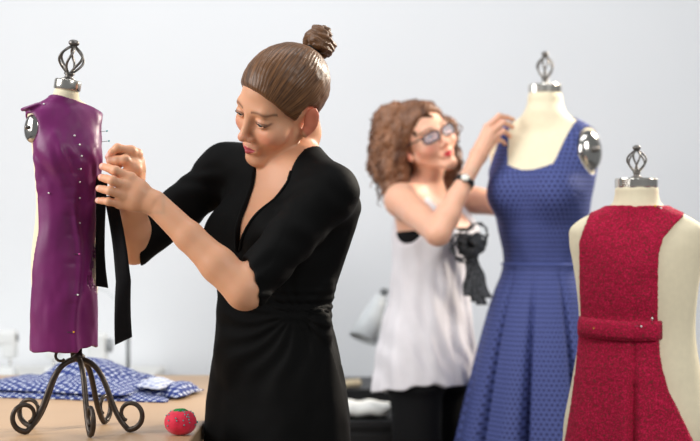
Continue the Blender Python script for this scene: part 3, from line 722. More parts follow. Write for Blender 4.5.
# pins
pinpos = [(74.8, 135.6, 'pin_white'), (80, 144.6, 'pin_white'), (82, 156, 'pin_white'), (81, 169, 'pin_white'), (80, 182, 'pin_white'), (80, 198, 'pin_white'), (80, 223, 'pin_white'), (79.5, 254, 'pin_pink'), (78, 294.8, 'pin_white'), (74, 332, 'pin_yellow'), (44, 104, 'pin_white'), (49, 193, 'pin_white')]
wh = ['near the neckline of the purple dress', 'second down the purple dress front', 'third down the purple dress front', 'fourth down the purple dress front', 'fifth down the purple dress front', 'at the waist of the purple dress front', 'just below the waist of the purple dress']
for i, (px, py, hm_) in enumerate(pinpos):
    p = hit(PF1, px, py, 3.2, 3.5)
    lab = {7: 'pink-headed pin in the skirt front of the purple dress', 8: 'white-headed pin low on the purple skirt, above the yellow one', 9: 'yellow-headed pin nearest the purple hem', 10: 'white-headed pin on the purple shoulder by the collar', 11: 'white-headed pin at the side of the purple waist'}.get(i) or 'white-headed pin ' + wh[i]
    pin('dress_pin', p + np.array([0, -.002, 0]), (-1, .02, -.03) if i < 10 else (.5, .6, -.3), .022 if i not in (0, 10, 11) else .01, .0021, hm_, lab, 'pins in the purple dress')
for px, py, lab in ((107, 131, 'upper teal-headed pin beside the purple bust'), (109, 141, 'lower teal-headed pin beside the purple bust, by the thumb')):
    pin('dress_pin', P3(px, py, 3.395), (-1, .2, -.1), .016, .0019, 'pin_teal', lab, 'pins in the purple dress')
# ribbon in her fingers
G = []
for t_ in np.linspace(0, 1, 30):
    yv = 196 + 145 * t_; xc = 110 + 14 * min(1, t_ * 1.7) ** 1.0 + 1.5 * math.sin(t_ * 6); wd = 6.0 + 2.6 * t_
    G.append([P3(xc + wd * h_, yv - 4 * h_ * t_**4 , 3.345 + .006 * math.sin(t_ * 7 + h_ * 1.2) + .004 * h_) for h_ in (-1, -.5, 0, .5, 1)])
tag(MB().grid(G, .0018).build('velvet_ribbon', 'black_velvet'), 'long black velvet ribbon hanging from her fingers beside the purple dress', 'ribbon')

# -- full-size form in the blue dress
A2 = facing(((542.5 - 350) / 1600 * 4.85, 4.84), 29)
m2 = thing('dress_form', 'full-size cream dress form with arm plate wearing the blue dress', 'dress form', (A2.O[0], A2.O[1], 0))
sm2 = [(.88, 0, 0, .12, .09), (.93, 0, 0, .138, .10), (1.0, 0, -.005, .148, .108), (1.09, 0, -.003, .130, .100), (1.171, 0, 0, .114, .092), (1.28, 0, .004, .132, .104), (1.39, 0, .012, .152, .112), (1.48, 0, .0, .168, .096), (1.545, 0, -.014, .172, .072), (1.585, 0, -.02, .135, .054), (1.612, 0, -.02, .085, .052), (1.632, 0, -.016, .062, .054)]
MF2 = Field(); MF2.add(loft(A2, sm2, capk=.03), .02)
for s in (-1, 1): MF2.add(ell(A2.w(s * .075, .085, 1.385), (.058, .055, .062)), .05)
nb2 = A2.w(0, -.018, 1.60); MF2.add(cone(nb2, nb2 + np.array([0, 0, .065]), .0595, .0535), .03); MF2.add(plane((0, 0, 1.690), (0, 0, 1)), .001, 'i')
V, Q = surface(MF2, .005); np_mesh('torso', V, Q, 'linen', m2)
c2 = np.array([nb2[0], nb2[1], 1.687]); neck_cap(m2, c2, None, .0495, .026, 9); finial(m2, c2 + np.array([0, 0, .027]), np.eye(3), .026, .100)
for s in (1,): arm_plate(m2, A2.w(s * .156, .016, 1.508), A2.M @ np.array([s, .60, .12]), .042, .062, .016)
MB().tube([(A2.O[0], A2.O[1], .30), (A2.O[0], A2.O[1], .95)], .017, 16).build('pole', 'iron', m2)
scroll_stand(m2, A2.O, .36, .013, .34, .05, (-60, 30, 120, 250), .0)
d2 = thing('blue_dress', 'navy blue patterned dress with scooped square neck and pleated skirt', 'dress', (A2.O[0], A2.O[1], .6))
BF2 = Field(); BF2.add(loft(A2, [s_ for s_ in sm2 if s_[0] >= 1.09][:-1], .0075, capk=.02), .02)
for s in (-1, 1): BF2.add(ell(A2.w(s * .075, .088, 1.385), (.062, .058, .066)), .05)
def neck2(P):
    q = A2.to(P); l, f, u = q[:, 0], q[:, 1], q[:, 2]
    bot = 1.452 + .022 * np.abs(l / .08)**2 ; wdt = .070 + (u - 1.46) * .25
    fr_ = np.maximum(np.abs(l) - wdt, bot - u); bk = np.maximum(np.abs(l) - .085, 1.50 - u)
    return np.where(f > -.01, fr_, bk)
BF2.add(func(neck2), .008, 's')
for s in (-1, 1): BF2.add(ell(A2.w(s * .172, .012, 1.515), (.052, .066, .078), A2.M), .003, 's')
BF2.add(func(lambda P: 1.166 - P[:, 2]), .002, 'i')
BF2.disp(lambda P: .0012 * vnoise(P, 25, 3) + .001 * np.exp(-((P[:, 2] - 1.2) / .05)**2) * np.sin(A2.to(P)[:, 0] * 120))
BF2.add((MF2.ev, *MF2.bounds()), .0, 's')
def cyl(V, fr, R0): q = fr.to(V); return np.c_[np.arctan2(q[:, 0], q[:, 1]) * R0, q[:, 2], q[:, 2] * 0]
V, Q = surface(BF2, .004); np_mesh('bodice', V, Q, 'blue_weave', d2, vec=cyl(V, A2, .14))
SK2 = Field()
def pleats(a, b, u):
    th = np.arctan2(a, b); k = np.clip((1.17 - u) / .45, 0, 1); x = th * 9 / (2 * math.pi) + .28; fr_ = np.abs(x - np.round(x)) * 2
    notch = np.exp(-((1 - fr_) / .13)**2); return 1 - .24 * k**.7 * notch + .03 * k * np.cos(th * 9 + .6) + .018 * k * np.sin(th * 4 + 1)
SK2.add(loft(A2, [(.56, 0, 0, .275, .245), (.75, 0, 0, .232, .205), (.95, 0, 0, .185, .158), (1.08, 0, 0, .148, .120), (1.15, 0, 0, .122, .100), (1.171, 0, 0, .119, .097)], .005, pleats), .01)
SK2.add(loft(A2, [(.50, 0, 0, .190, .165), (.75, 0, 0, .158, .138), (.95, 0, 0, .125, .105), (1.00, 0, 0, .09, .08)], .002, None), .0, 's')
V, Q = surface(SK2, .005); np_mesh('skirt', V, Q, 'blue_weave', d2, vec=cyl(V, A2, .19))
wb = [A2.w((.121 + .006) * math.sin(a), (.099 + .006) * math.cos(a), 1.168) for a in np.linspace(0, 2 * math.pi, 60, endpoint=False)]
MB().tube(wb, .0035, 6, closed=True).build('waist_seam', 'blue_weave', d2)

# -- form seen from behind in the red tweed dress
A3 = facing(((637 - 350) / 1600 * 3.9, 3.9), 180 + 14)
m3 = thing('dress_form', 'cream dress form seen from behind wearing the red tweed dress', 'dress form', (A3.O[0], A3.O[1], 0))
sm3 = [(.62, 0, 0, .12, .09), (.67, 0, 0, .17, .12), (.78, 0, -.01, .178, .13), (.92, 0, -.005, .155, .112), (1.03, 0, 0, .140, .098), (1.13, 0, .002, .146, .104), (1.20, 0, .008, .157, .108), (1.25, 0, .0, .164, .090), (1.285, 0, -.008, .158, .070), (1.312, 0, -.012, .120, .056), (1.332, 0, -.012, .075, .052), (1.345, 0, -.01, .057, .053)]
MF3 = Field(); MF3.add(loft(A3, sm3, capk=.03), .02); nb3 = A3.w(0, -.012, 1.32)
for s in (-1, 1): MF3.add(ell(A3.w(s * .07, .085, 1.19), (.058, .05, .06)), .05)
MF3.add(cone(nb3, nb3 + np.array([0, 0, .05]), .056, .0525), .02); MF3.add(plane((0, 0, 1.381), (0, 0, 1)), .001, 'i')
V, Q = surface(MF3, .0045); np_mesh('torso', V, Q, 'linen', m3)
c3 = np.array([nb3[0], nb3[1], 1.378]); neck_cap(m3, c3, None, .0505, .025, 9); finial(m3, c3 + np.array([0, 0, .026]), np.eye(3), .024, .080)
MB().tube([(A3.O[0], A3.O[1], .30), (A3.O[0], A3.O[1], .70)], .017, 16).build('pole', 'iron', m3)
scroll_stand(m3, A3.O, .36, .013, .34, .05, (-90, 0, 90, 180), .0)
d3 = thing('red_dress', 'crimson tweed sleeveless dress with a half belt across the back', 'dress', (A3.O[0], A3.O[1], .7))
RF = Field(); RF.add(loft(A3, [s_ for s_ in sm3 if s_[0] >= .92], .009, capk=.02), .02)
RF.add(cone(nb3 - np.array([0, 0, .02]), nb3 + np.array([0, 0, .018]), .066, .0615), .02)
RF.add(plane((0, 0, 1.336), (0, 0, 1)), .002, 'i')
def flare(a, b, u):
    th = np.arctan2(a, -b); k = np.clip((1.03 - u) / .4, 0, 1); return 1 + .05 * k * np.cos(th * 7) - .20 * k**.6 * np.exp(-((th) / .075)**2)
RF.add(loft(A3, [(.55, 0, -.03, .215, .19), (.70, 0, -.02, .195, .165), (.85, 0, -.012, .175, .138), (1.0, 0, -.004, .150, .112), (1.05, 0, 0, .143, .103)], .006, flare), .02)
def keep3(P):      # the back panel: deep cut armholes, widening again over the hips
    q = A3.to(P); l, u = q[:, 0], q[:, 2]
    wl = np.interp(u, [.55, .70, .85, 1.0, 1.06, 1.25, 1.285, 1.31, 1.4], [.21, .180, .152, .138, .134, .134, .122, .112, .112])
    wr_ = np.interp(u, [.55, .70, .82, .90, .98, 1.06, 1.22, 1.26, 1.29, 1.31, 1.4], [.21, .170, .120, .080, .060, .055, .057, .068, .094, .113, .113])
    return np.maximum(np.maximum(l - wl, -l - wr_) * .95, q[:, 1] - .035 - np.clip(u - 1.22, 0, .06) * 1.2)
RF.add(func(keep3), .002, 'i')
RF.disp(lambda P: .0013 * vnoise(P, 200, 2) + .0014 * vnoise(P, 24, 1) + .0026 * np.exp(-(A3.to(P)[:, 0] / .0055)**2))
RF.add((MF3.ev, *MF3.bounds()), .0, 's'); RF.add(loft(A3, [(.50, 0, -.02, .15, .12), (.74, 0, -.01, .15, .11)], 0), .0, 's')
V, Q = surface(RF, .0032); np_mesh('back_panel', V, Q, 'tweed', d3)
# half belt: ends pinned beside the armholes, slightly sagging
def on_back(l, u, off):
    bs = np.linspace(-.20, -.02, 120); Ps = np.stack([A3.w(l, b_, u) for b_ in bs]); ins = np.minimum(RF.ev(Ps), MF3.ev(Ps)) < 0
    i = np.argmax(ins); return A3.w(l, (bs[i] if ins[i] else -.1) - off, u)
G = []
for l in np.linspace(-.062, .134, 22):
    row = []
    for h_ in np.linspace(-1, 1, 7): p = on_back(l, 1.044 - .006 * math.cos(l * 13) + .0185 * h_, .0075 + .003 * (1 - h_ * h_)); row.append(p)
    G.append(row)
belt = MB().grid(G, .009).build('half_belt', 'tweed', d3)
for h_ in (-1, 1):
    MB().tube([on_back(l, 1.044 - .006 * math.cos(l * 13) + .0185 * h_, .0075) for l in np.linspace(-.062, .134, 22)], .0045, 6).build('belt_edge', 'tweed', belt)
for (px, py, hm_, dr, lab) in ((579, 327, 'pin_yellow', (1, 0, -.1), 'yellow-headed pin at the left end of the red belt'), (593, 328, 'pin_yellow', (1, .1, .2), 'yellow-headed pin in the red belt, right of its left end'), (640, 326, 'pin_white', (-1, 0, .05), 'pale-headed pin in the red belt near its right end'), (651, 318, 'pin_white', (0, 0, -1), 'upright pale-headed pin at the right end of the red belt'), (655, 206, 'pin_yellow', (1, .3, -.3), 'yellow-headed pin at the red shoulder by the neck'), (661, 208, 'pin_white', (-1, .3, .1), 'white-headed pin at the outer red shoulder seam')):
    p = hit(RF, px, py, 3.6, 4.0); p = p + np.array([0, -.0155 if 310 < py < 340 else -.003, 0]); pin('dress_pin', p, dr, .016, .0026, hm_, lab, 'pins in the red dress')

# ------------------------------------------------------------------ person in glasses and white tank top
T2 = facing((.249, 5.03), -56)
R2 = rotm(-27, -9, -23); H2 = np.array([.2291, 4.96, 1.554]); S2 = 1.01
SR2 = T2.w(-.160, -.004, 1.362); SL2 = T2.w(.155, .01, 1.375)
ER2 = P3(438, 233, 4.65); WR2 = P3(467, 177, 4.73)
EL2 = P3(503, 205, 5.13); WL2 = P3(520, 160, 5.06)
secs2 = [(.80, 0, 0, .160, .112), (.88, 0, -.005, .165, .116), (.97, 0, -.003, .150, .106), (1.09, 0, 0, .120, .092), (1.18, 0, .002, .126, .096), (1.27, 0, .004, .138, .098), (1.34, 0, -.004, .138, .076), (1.39, 0, -.018, .100, .052), (1.42, 0, -.022, .058, .044)]
def torso2(F, g):
    F.add(loft(T2, secs2, g), .02)
    for s in (-1, 1): F.add(ell(T2.w(s * .066, .07, 1.25), (.058 + g, .058 + g, .058 + g)), .05)
BFB = Field(); torso2(BFB, 0)
BFB.add(cone(T2.w(0, -.024, 1.375), H2 + R2 @ np.array([0, -.036, -.085]) * S2, .051, .044), .03)
for sh in (SR2, SL2):
    BFB.add(cone(T2.w(0, -.02, 1.375), sh, .048, .044), .05); BFB.add(cone(T2.w(0, -.026, 1.41), sh, .032, .032), .03)
for sh, el, wr in ((SR2, ER2, WR2), (SL2, EL2, WL2)):
    m_ = sh + (el - sh) * .45; a_ = el + (wr - el) * .3; b_ = el + (wr - el) * .65
    BFB.add(cone(sh, m_, .045, .042), .03); BFB.add(cone(m_, el, .042, .037), .01)
    BFB.add(cone(el, a_, .0375, .0365), .012); BFB.add(cone(a_, b_, .0365, .0285), .012); BFB.add(cone(b_, wr, .0285, .0245), .012)
for s in (-1, 1):
    hip, kn_, an = T2.w(s * .085, 0, .84), T2.w(s * .08, .015, .47), T2.w(s * .08, -.01, .10)
    BFB.add(cone(hip, kn_, .085, .056), .03); BFB.add(cone(kn_, an, .054, .035), .02); BFB.add(cone(an, T2.w(s * .085, .13, .035), .034, .026), .02)
BFB.add(nest(head_field(), H2, R2, S2), .02)
h2R = dict(mcps=[P3(487, 127, 4.765), P3(491, 132, 4.758), P3(492, 139, 4.760), P3(490, 146, 4.768)],
           fingers=[(P3(487, 127, 4.765), P3(499, 116, 4.785), P3(513, 119.5, 4.835)), (P3(491, 132, 4.758), P3(503, 122.5, 4.775), P3(512.5, 127, 4.825)), (P3(492, 139, 4.760), P3(503, 131, 4.775), P3(510, 136, 4.825)), (P3(490, 146, 4.768), P3(499, 140, 4.785), P3(505, 144, 4.825))],
           thumb=(P3(475, 154, 4.760), P3(484, 134, 4.800), P3(501, 121, 4.845)))
h2L = dict(mcps=[P3(528, 140, 5.02), P3(531, 143, 5.03), P3(533, 147, 5.04), P3(533, 151, 5.05)],
           fingers=[(P3(528, 140, 5.02), P3(534, 130, 4.995), P3(530, 126, 4.965)), (P3(531, 143, 5.03), P3(538, 134, 5.0), P3(535, 129, 4.97)), (P3(533, 147, 5.04), P3(541, 139, 5.01), P3(538, 134, 4.98)), (P3(533, 151, 5.05), P3(541, 146, 5.02), P3(540, 140, 4.99))],
           thumb=(P3(522, 150, 5.015), P3(521, 138, 5.0), P3(523, 130, 4.98)))
hand(BFB, WR2, .0235, s=1.05, **h2R); hand(BFB, WL2, .0235, **h2L)
p2 = thing('person', 'person in glasses and a white tank top fitting the blue dress', 'person', (T2.O[0], T2.O[1], 0))
boxes = [(H2 - .155, H2 + .155)]
for hh, wr in ((h2R, WR2), (h2L, WL2)):
    pts = np.array([wr] + [p for fg in hh['fingers'] for p in fg] + list(hh['thumb'])); boxes.append((pts.min(0) - .02, pts.max(0) + .02))
parts = [drop_inside(*surface(BFB, .006), boxes)]
for i, (lo, hi) in enumerate(boxes):
    V, Q = surface(BFB, .0022, lo, hi); parts.append(clipq(V, Q, np.asarray(lo), np.asarray(hi)))
V, Q = join(parts); SKB = (230, 176, 148)
C = head_tint((V - H2) @ R2 / S2, SKB, (200, 52, 60), (120, 82, 60), (228, 134, 116)); C[np.linalg.norm(V - H2, axis=1) > .19] = np.array(srgb(*SKB))
np_mesh('body', V, Q, 'skin', p2, col=C)
eyes(p2, H2, R2, S2, (.25, 1, .05))
# tank top
TT = Field(); torso2(TT, .008)
TT.add(loft(T2, [(.76, 0, -.012, .194, .154), (.84, 0, -.010, .189, .147), (.95, 0, -.004, .173, .131), (1.07, 0, .004, .146, .112), (1.18, 0, .010, .142, .112), (1.25, 0, .012, .142, .104)], .0, lambda a, b, u: 1 + .030 * np.clip((1.25 - u) / .3, 0, 1) * np.sin(np.arctan2(b, a) * 9 + u * 6 + 1.5 * np.sin(u * 11)) + .012 * np.sin(np.arctan2(b, a) * 19 - u * 9)), .03)
for s in (-1, 1): TT.add(cone(T2.w(s * .088, -.01, 1.395), T2.w(s * .088, .075, 1.30), .024, .024), .02)
for s in (-1, 1): TT.add(ell(T2.w(s * .165, .0, 1.315), (.062, .075, .098), T2.M), .006, 's')
def nk2(P):
    q = T2.to(P); return np.maximum(np.abs(q[:, 0]) - .066 - np.clip(q[:, 2] - 1.33, -.03, .05) * .25, 1.305 + .4 * np.clip(-q[:, 1], -.1, .02) - q[:, 2] + 3 * q[:, 0]**2)
TT.add(func(nk2), .006, 's')
TT.add(func(lambda P: P[:, 2] - 1.404), .004, 'i')
TT.add(func(lambda P: (.778 + .05 * T2.to(P)[:, 1] * 3 * (T2.to(P)[:, 1] < .5) + .008 * np.sin(T2.to(P)[:, 0] * 30) - P[:, 2]) * .9), .003, 'i')
def tfold(P):
    q = T2.to(P); u = q[:, 2]; return .0026 * np.sin(q[:, 0] * 70 + q[:, 1] * 60 + u * 38 + 2.5 * vnoise(P, 9, 2)) * np.clip((1.30 - u) / .15, 0, 1) + .002 * vnoise(P, 18, 7)
TT.disp(tfold)
V, Q = surface(TT, .0045); top = np_mesh('tank_top', V, Q, 'tank', p2)
# black camisole showing in the armhole
CM = Field(); torso2(CM, .004); CM.add(func(lambda P: np.abs(P[:, 2] - 1.225) - .043 - .10 * np.clip(T2.to(P)[:, 1], -.02, .1)), .004, 'i'); V, Q = surface(CM, .005); np_mesh('camisole', V, Q, 'black_cloth', p2)
# trousers
TR = Field()
for s in (-1, 1):
    TR.add(cone(T2.w(s * .082, 0, .80), T2.w(s * .082, .012, .47), .084, .070), .02); TR.add(cone(T2.w(s * .082, .012, .47), T2.w(s * .08, -.01, .10), .070, .058), .02)
TR.add(loft(T2, [(.78, 0, 0, .166, .122), (.88, 0, -.004, .172, .122), (.95, 0, -.003, .156, .112)], .002), .03)
TR.add(plane((0, 0, .06), (0, 0, -1)), .003, 'i'); TR.disp(lambda P: .0025 * vnoise(P, 16, 5)); V, Q = surface(TR, .007); np_mesh('trousers', V, Q, 'black_cloth', p2)
for s in (-1, 1):
    F = Field(); F.add(cone(T2.w(s * .08, -.03, .03), T2.w(s * .085, .15, .026), .036, .032), .02); F.add(cone(T2.w(s * .08, -.02, .03), T2.w(s * .08, -.012, .07), .038, .042), .02)
    F.add(plane((0, 0, .001), (0, 0, -1)), .002, 'i'); V, Q = surface(F, .005); np_mesh('shoe', V, Q, 'shoe', p2)
# lace bow on the front of the top
lb = P3(471, 244, 4.83); lace = MB(); fwd = T2.M[:, 1]; side = np.array([.95, .2, 0])
def loop(c, ax, up, a, b, n=26, w_=.02, tw=0.): 
    G = []
    for t_ in np.linspace(0, 2 * math.pi, n):
        p = np.asarray(c) + ax * (a * (1 - math.cos(t_)) / 2) + up * b * math.sin(t_); ny = np.cross(ax, up)
        G.append([p + ny * w_ * h_ + up * .004 * math.sin(9 * t_ + 4 * h_) + ax * .004 * math.cos(7 * t_ + 2 * h_) for h_ in (-1, -.5, 0, .5, 1)])
    return G
for (ax, up, a, b) in (((-.9, -.1, -.2), (-.2, 0, 1), .062, .038), ((-.7, -.2, -.7), (-.7, 0, .7), .062, .036), ((.5, -.1, .85), (-.8, 0, .5), .068, .030), ((.2, -.3, -.2), (.5, 0, 1), .038, .032), ((.8, 0, .2), (-.2, 0, 1), .045, .026), ((-.5, -.5, .3), (.3, 0, 1), .045, .020), ((-.6, -.4, -.5), (.2, .2, 1), .040, .022), ((.3, -.6, .2), (-.6, 0, .8), .040, .018), ((-.2, -.6, -.6), (1, 0, .1), .040, .020)):
    ax = N(ax); up = N(np.asarray(up) - ax * (np.asarray(up) @ ax)); lace.grid(loop(lb, ax, up, a, b), .0022)
lace.lathe([(.018 * math.sin(a) + 1e-4, -.018 * math.cos(a)) for a in np.linspace(.05, 3.09, 9)], lb, None, 14, wob=lambda t_, z: 1 + .15 * math.sin(5 * t_ + 200 * z))
for (x1, y1, x0) in ((476, 302, 473), (486, 298, 477), (468, 296, 471), (481, 305, 475)):
    G = []
    for t_ in np.linspace(0, 1, 24):
        c = lb * (1 - t_) + P3(x1, y1, 4.82) * t_; G.append([c + side * (h_ * (.008 + .010 * t_)) + np.array([0, -.004 * math.sin(h_ * 5 + t_ * 8), 0]) + side * .003 * math.sin(t_ * 14) for h_ in np.linspace(-1, 1, 7)])
    lace.grid(G, .002)
tag(lace.build('lace_bow', 'lace', top), 'black and grey lace bow')
# hair: skull cap volume, falling masses and loose curls
HW = Field(); HL = Field(); HL.add(ell((0, -.012, .036), (.086, .106, .092)), .001)
HL.add(func(lambda q: .8 * (q[:, 1] - (.022 + .85 * q[:, 2]))), .012, 'i'); HL.add(func(lambda q: -.05 - q[:, 2]), .01, 'i')
HW.add(nest(HL, H2, R2, S2), .01)
masses = [((391, 122, 4.86), .060, (386, 165, 4.86), .050), ((386, 165, 4.86), .050, (392, 192, 4.83), .030), ((402, 130, 4.95), .075, (404, 190, 4.96), .055), ((448, 128, 4.94), .034, (452, 160, 4.95), .030), ((452, 160, 4.95), .030, (447, 184, 4.95), .020), ((425, 130, 4.98), .07, (432, 185, 4.98), .05), ((395, 150, 4.85), .04, (398, 180, 4.85), .028), ((408, 124, 5.0), .055, (396, 130, 4.94), .055)]
masses = [((a_[0], a_[1], a_[2] + .10), ra * 1.02, (b_[0], b_[1], b_[2] + .10), rb * 1.02) for a_, ra, b_, rb in masses]
for a_, ra, b_, rb in masses: HW.add(cone(P3(*a_), P3(*b_), ra, rb), .03)
HW.disp(lambda P: (.007 * vnoise(P, 34, 1) + .004 * vnoise(P, 75, 2)) * np.clip((.07 - ((P - H2) @ R2)[:, 1]) / .06, .15, 1) + .0022 * np.sin(P[:, 0] * 420 + 5 * np.sin(P[:, 2] * 90)))
facecut = Field(); facecut.add(ell((0, .092, -.03), (.062, .06, .088)), .001)
HW.add(nest(facecut, H2, R2, S2), .012, 's')
V, Q = surface(HW, .0035); hair2 = np_mesh('hair', V, Q, 'hair_auburn', p2, vec=V * np.array([1, 1, 1]))
cu = MB(); cv = []
seeds = []
while len(seeds) < 200:
    a_, ra, b_, rb = masses[rng.integers(len(masses))]; t_ = rng.random(); c = P3(*a_) * (1 - t_) + P3(*b_) * t_; r_ = ra + (rb - ra) * t_
    v = N(rng.normal(size=3) * np.array([1, 1, .5]) - np.array([0, 0, .3])); p = c + v * r_ * .96; qh = (p - H2) @ R2
    if qh[1] > .03 and abs(qh[0]) < .07: continue
    seeds.append((p, v))
for p, v in seeds:
    L = rng.uniform(.05, .10); ph = rng.uniform(0, 6.28); rr = rng.uniform(.005, .009); e_ = N(np.cross(v, (0, 0, 1))); pts = []
    for t_ in np.linspace(0, 1, 18):
        a = ph + t_ * L * 150; pts.append(p + np.array([0, 0, -1]) * L * (t_ - .35) + v * (rr * math.cos(a) + .006 * math.sin(t_ * 3.1)) + e_ * rr * math.sin(a))
    cu.tube(pts, .0026 * (1 - .6 * np.linspace(0, 1, 18)**2), 5)
cu.build('curls', 'hair_auburn', hair2, vec=np.array(cu.v)); tag(hair2.children[0], kind='stuff')
# glasses
gl = thing_g = bpy.data.objects.new('eyeglasses', None); COL.objects.link(gl); gl.location = tuple(H2 + R2 @ np.array([0, .1, 0])); attach(gl, p2)
gl.location = (0, 0, 0); gl.matrix_parent_inverse = Matrix.Identity(4); gl.location = tuple(H2 + R2 @ np.array([0, .1, 0]) - np.array([T2.O[0], T2.O[1], 0]))
def hw(l, f, u): return H2 + R2 @ np.array([l, f, u]) * S2
for s in (-1, 1):
    out = []
    for t_ in np.linspace(0, 2 * math.pi, 36, endpoint=False):
        cl, sl = math.cos(t_), math.sin(t_); out.append((s * .033 + .0255 * np.sign(cl) * abs(cl)**.6, .101 - 6. * (s * .033 + .0255 * cl)**2 * .8, -.004 + .0150 * np.sign(sl) * abs(sl)**.65))
    MB().tube([hw(*p) for p in out], .0029, 6, closed=True).build('rim', 'frame_dark', gl)
    mb = MB(); ctr = np.mean(out, 0); V = [hw(*(ctr + (np.array(p) - ctr) * .96 + np.array([0, z, 0]))) for z in (-.0006, .0006) for p in out]
    mb.add(V, [tuple(range(36))[::-1], tuple(range(36, 72))] + [(j, (j + 1) % 36, 36 + (j + 1) % 36, 36 + j) for j in range(36)], 0, False); mb.build('lens', 'lens', gl)
    MB().tube([hw(s * .058, .088, .004), hw(s * .068, .078, .004), hw(s * .078, .03, .002), hw(s * .080, -.005, .0), hw(s * .078, -.022, -.012)], .0028, 6).build('temple_arm', 'frame_dark', gl)
MB().tube([hw(l, .103 + .003 * math.cos(l * 150), .001) for l in np.linspace(-.0085, .0085, 7)], .002, 6).build('bridge', 'frame_dark', gl)
# wristwatch
wt = bpy.data.objects.new('wristwatch', None); COL.objects.link(wt); wt.parent = p2; ax = N(WR2 - ER2); wc = ER2 + (WR2 - ER2) * .90
wt.location = tuple(wc - np.array([T2.O[0], T2.O[1], 0])); n_ = N(np.array([-.1, -1, .1]) - ax * (np.array([-.1, -1, .1]) @ ax)); e_ = np.cross(ax, n_)
G = [[wc + (.0275 + .001) * (math.cos(a) * n_ + math.sin(a) * e_) + ax * h_ * .0085 for h_ in (-1, -.4, .4, 1)] for a in np.linspace(0, 2 * math.pi, 40)]
MB().grid(G, .0025).build('strap', 'black_plastic', wt)
RW = np.array([N(np.cross(ax, n_)), ax, n_]).T
MB().lathe([(.012, 0), (.0135, .001), (.0135, .005), (.012, .0065), (.0005, .0065)], wc + n_ * .028, RW, 24).build('case', 'chrome', wt)
MB().lathe([(.0105, 0), (.0105, .0012), (.0004, .0013)], wc + n_ * .0345, RW, 24).build('dial', 'watch_face', wt)

# ------------------------------------------------------------------ things on the table
# folded polka dot cloth: two layers and a turned-back corner
fc = thing('folded_cloth', 'blue and white polka dot fabric folded loosely on the table', 'fabric', (-.75, 4.2, TZ))
def sheet(name, m, corners, h0, seed, n=(40, 30), fold=.006, bulge=.02, th=.0025, flat=False):
    c = [np.asarray(p, float) for p in corners]; G = []; U = []
    for i, u in enumerate(np.linspace(0, 1, n[0])):
        row = []
        for j, v in enumerate(np.linspace(0, 1, n[1])):
            p = c[0] * (1 - u) * (1 - v) + c[1] * u * (1 - v) + c[2] * u * v + c[3] * (1 - u) * v
            e = min(1, 5 * min(u, 1 - u, v, 1 - v)); nz = vnoise(np.array([[p[0], p[1], seed]]), 7, seed)[0]; n2 = vnoise(np.array([[p[0] * 3, p[1], seed]]), 9, seed + 3)[0]
            z = h0 + (bulge * math.sin(math.pi * u)**.8 * math.sin(math.pi * min(1, v * 1.0))**.7) + e * (fold * (1 + nz) + fold * .8 * (1 + n2)) * .8
            wx = .012 * vnoise(np.array([[u * 9, v * 9, seed]]), 1, 2)[0]; row.append((p[0] + wx, p[1] + wx * .7, TZ + z)); U.append((p[0] * .97 + p[1] * .2, p[1] - p[0] * .2 + z * .8, 0))
        G.append(row)
    return MB().grid(G, th).build(name, m, fc, vec=U + U)
def tp(px, py): d = FOC * (CAMZ - TZ) / (py - CY); return np.array([(px - CX) / FOC * d, d])
sheet('bottom_layer', 'polka', [tp(-40, 397), tp(166, 403), tp(186, 388), tp(-30, 384)], .002, 1, bulge=.010)
sheet('middle_layer', 'polka', [tp(-35, 394), tp(120, 402), tp(176, 390), tp(10, 383)], .016, 2, bulge=.016, fold=.007)
sheet('top_layer', 'polka', [tp(38, 389), tp(100, 396), tp(160, 389), tp(70, 381)], .032, 3, (34, 26), bulge=.030, fold=.009)
sheet('turned_back_corner', 'polka_back', [tp(138, 397), tp(160, 400), tp(176, 394), tp(152, 390)], .027, 4, (24, 16), bulge=.010, fold=.005)
sheet('trailing_end', 'polka', [tp(155, 397), tp(178, 401), tp(203, 393), tp(180, 389)], .008, 5, (20, 12), bulge=.014, fold=.008)
# tomato pincushion
pcx = P3(180.5, 420, 3.36); pcu = thing('pincushion', 'round red tomato pincushion with a green felt top, stuck with teal pins', 'pincushion', (pcx[0], pcx[1], TZ))
RP = .0335; prof = [(RP * math.sin(a)**.8 * (1 if a < 2 else 1) + .0004, TZ + .0265 - .0265 * math.cos(a)) for a in np.linspace(.03, math.pi - .03, 20)]
MB().lathe(prof, (pcx[0], pcx[1], 0), None, 48, wob=lambda t_, z: 1 - .05 * abs(math.sin(3 * t_))**8 * 1).build('cushion', 'cushion', pcu)
mb = MB()
for k in range(6):
    a = k * math.pi / 3 + .3; G = []
    for u in np.linspace(.02, 1, 8):
        wv = .007 * math.sin(math.pi * min(1, u * .95 + .05)) + .0006; r_ = .026 * u; z = TZ + .0545 - .0160 * u**2.4; ca, sa = math.cos(a), math.sin(a)
        G.append([(pcx[0] + r_ * ca - h_ * wv * sa, pcx[1] + r_ * sa + h_ * wv * ca, z) for h_ in (-1, 0, 1)])
    mb.grid(G, .0014)
mb.build('felt_leaves', 'felt_green', pcu)
for k in range(44):
    th, ph = rng.uniform(0, 2 * math.pi), rng.uniform(.45, 1.75); v = np.array([math.cos(th) * math.sin(ph), math.sin(th) * math.sin(ph), math.cos(ph)])
    p = np.array([pcx[0], pcx[1], TZ + .0265]) + v * np.array([RP, RP, .0275]) * 1.04; o = MB().tube([p, p - v * .008], .0004, 5, mi=0); z = v; x = N(np.cross(z, (.3, .2, .9))); R = np.array([x, np.cross(z, x), z]).T
    o.lathe([(.0017 * math.sin(a) + 1e-5, -.0017 * math.cos(a)) for a in np.linspace(.05, math.pi - .05, 6)], p, R, 8, mi=1); o.build('pin', ['pin_steel', 'pin_teal'], pcu)

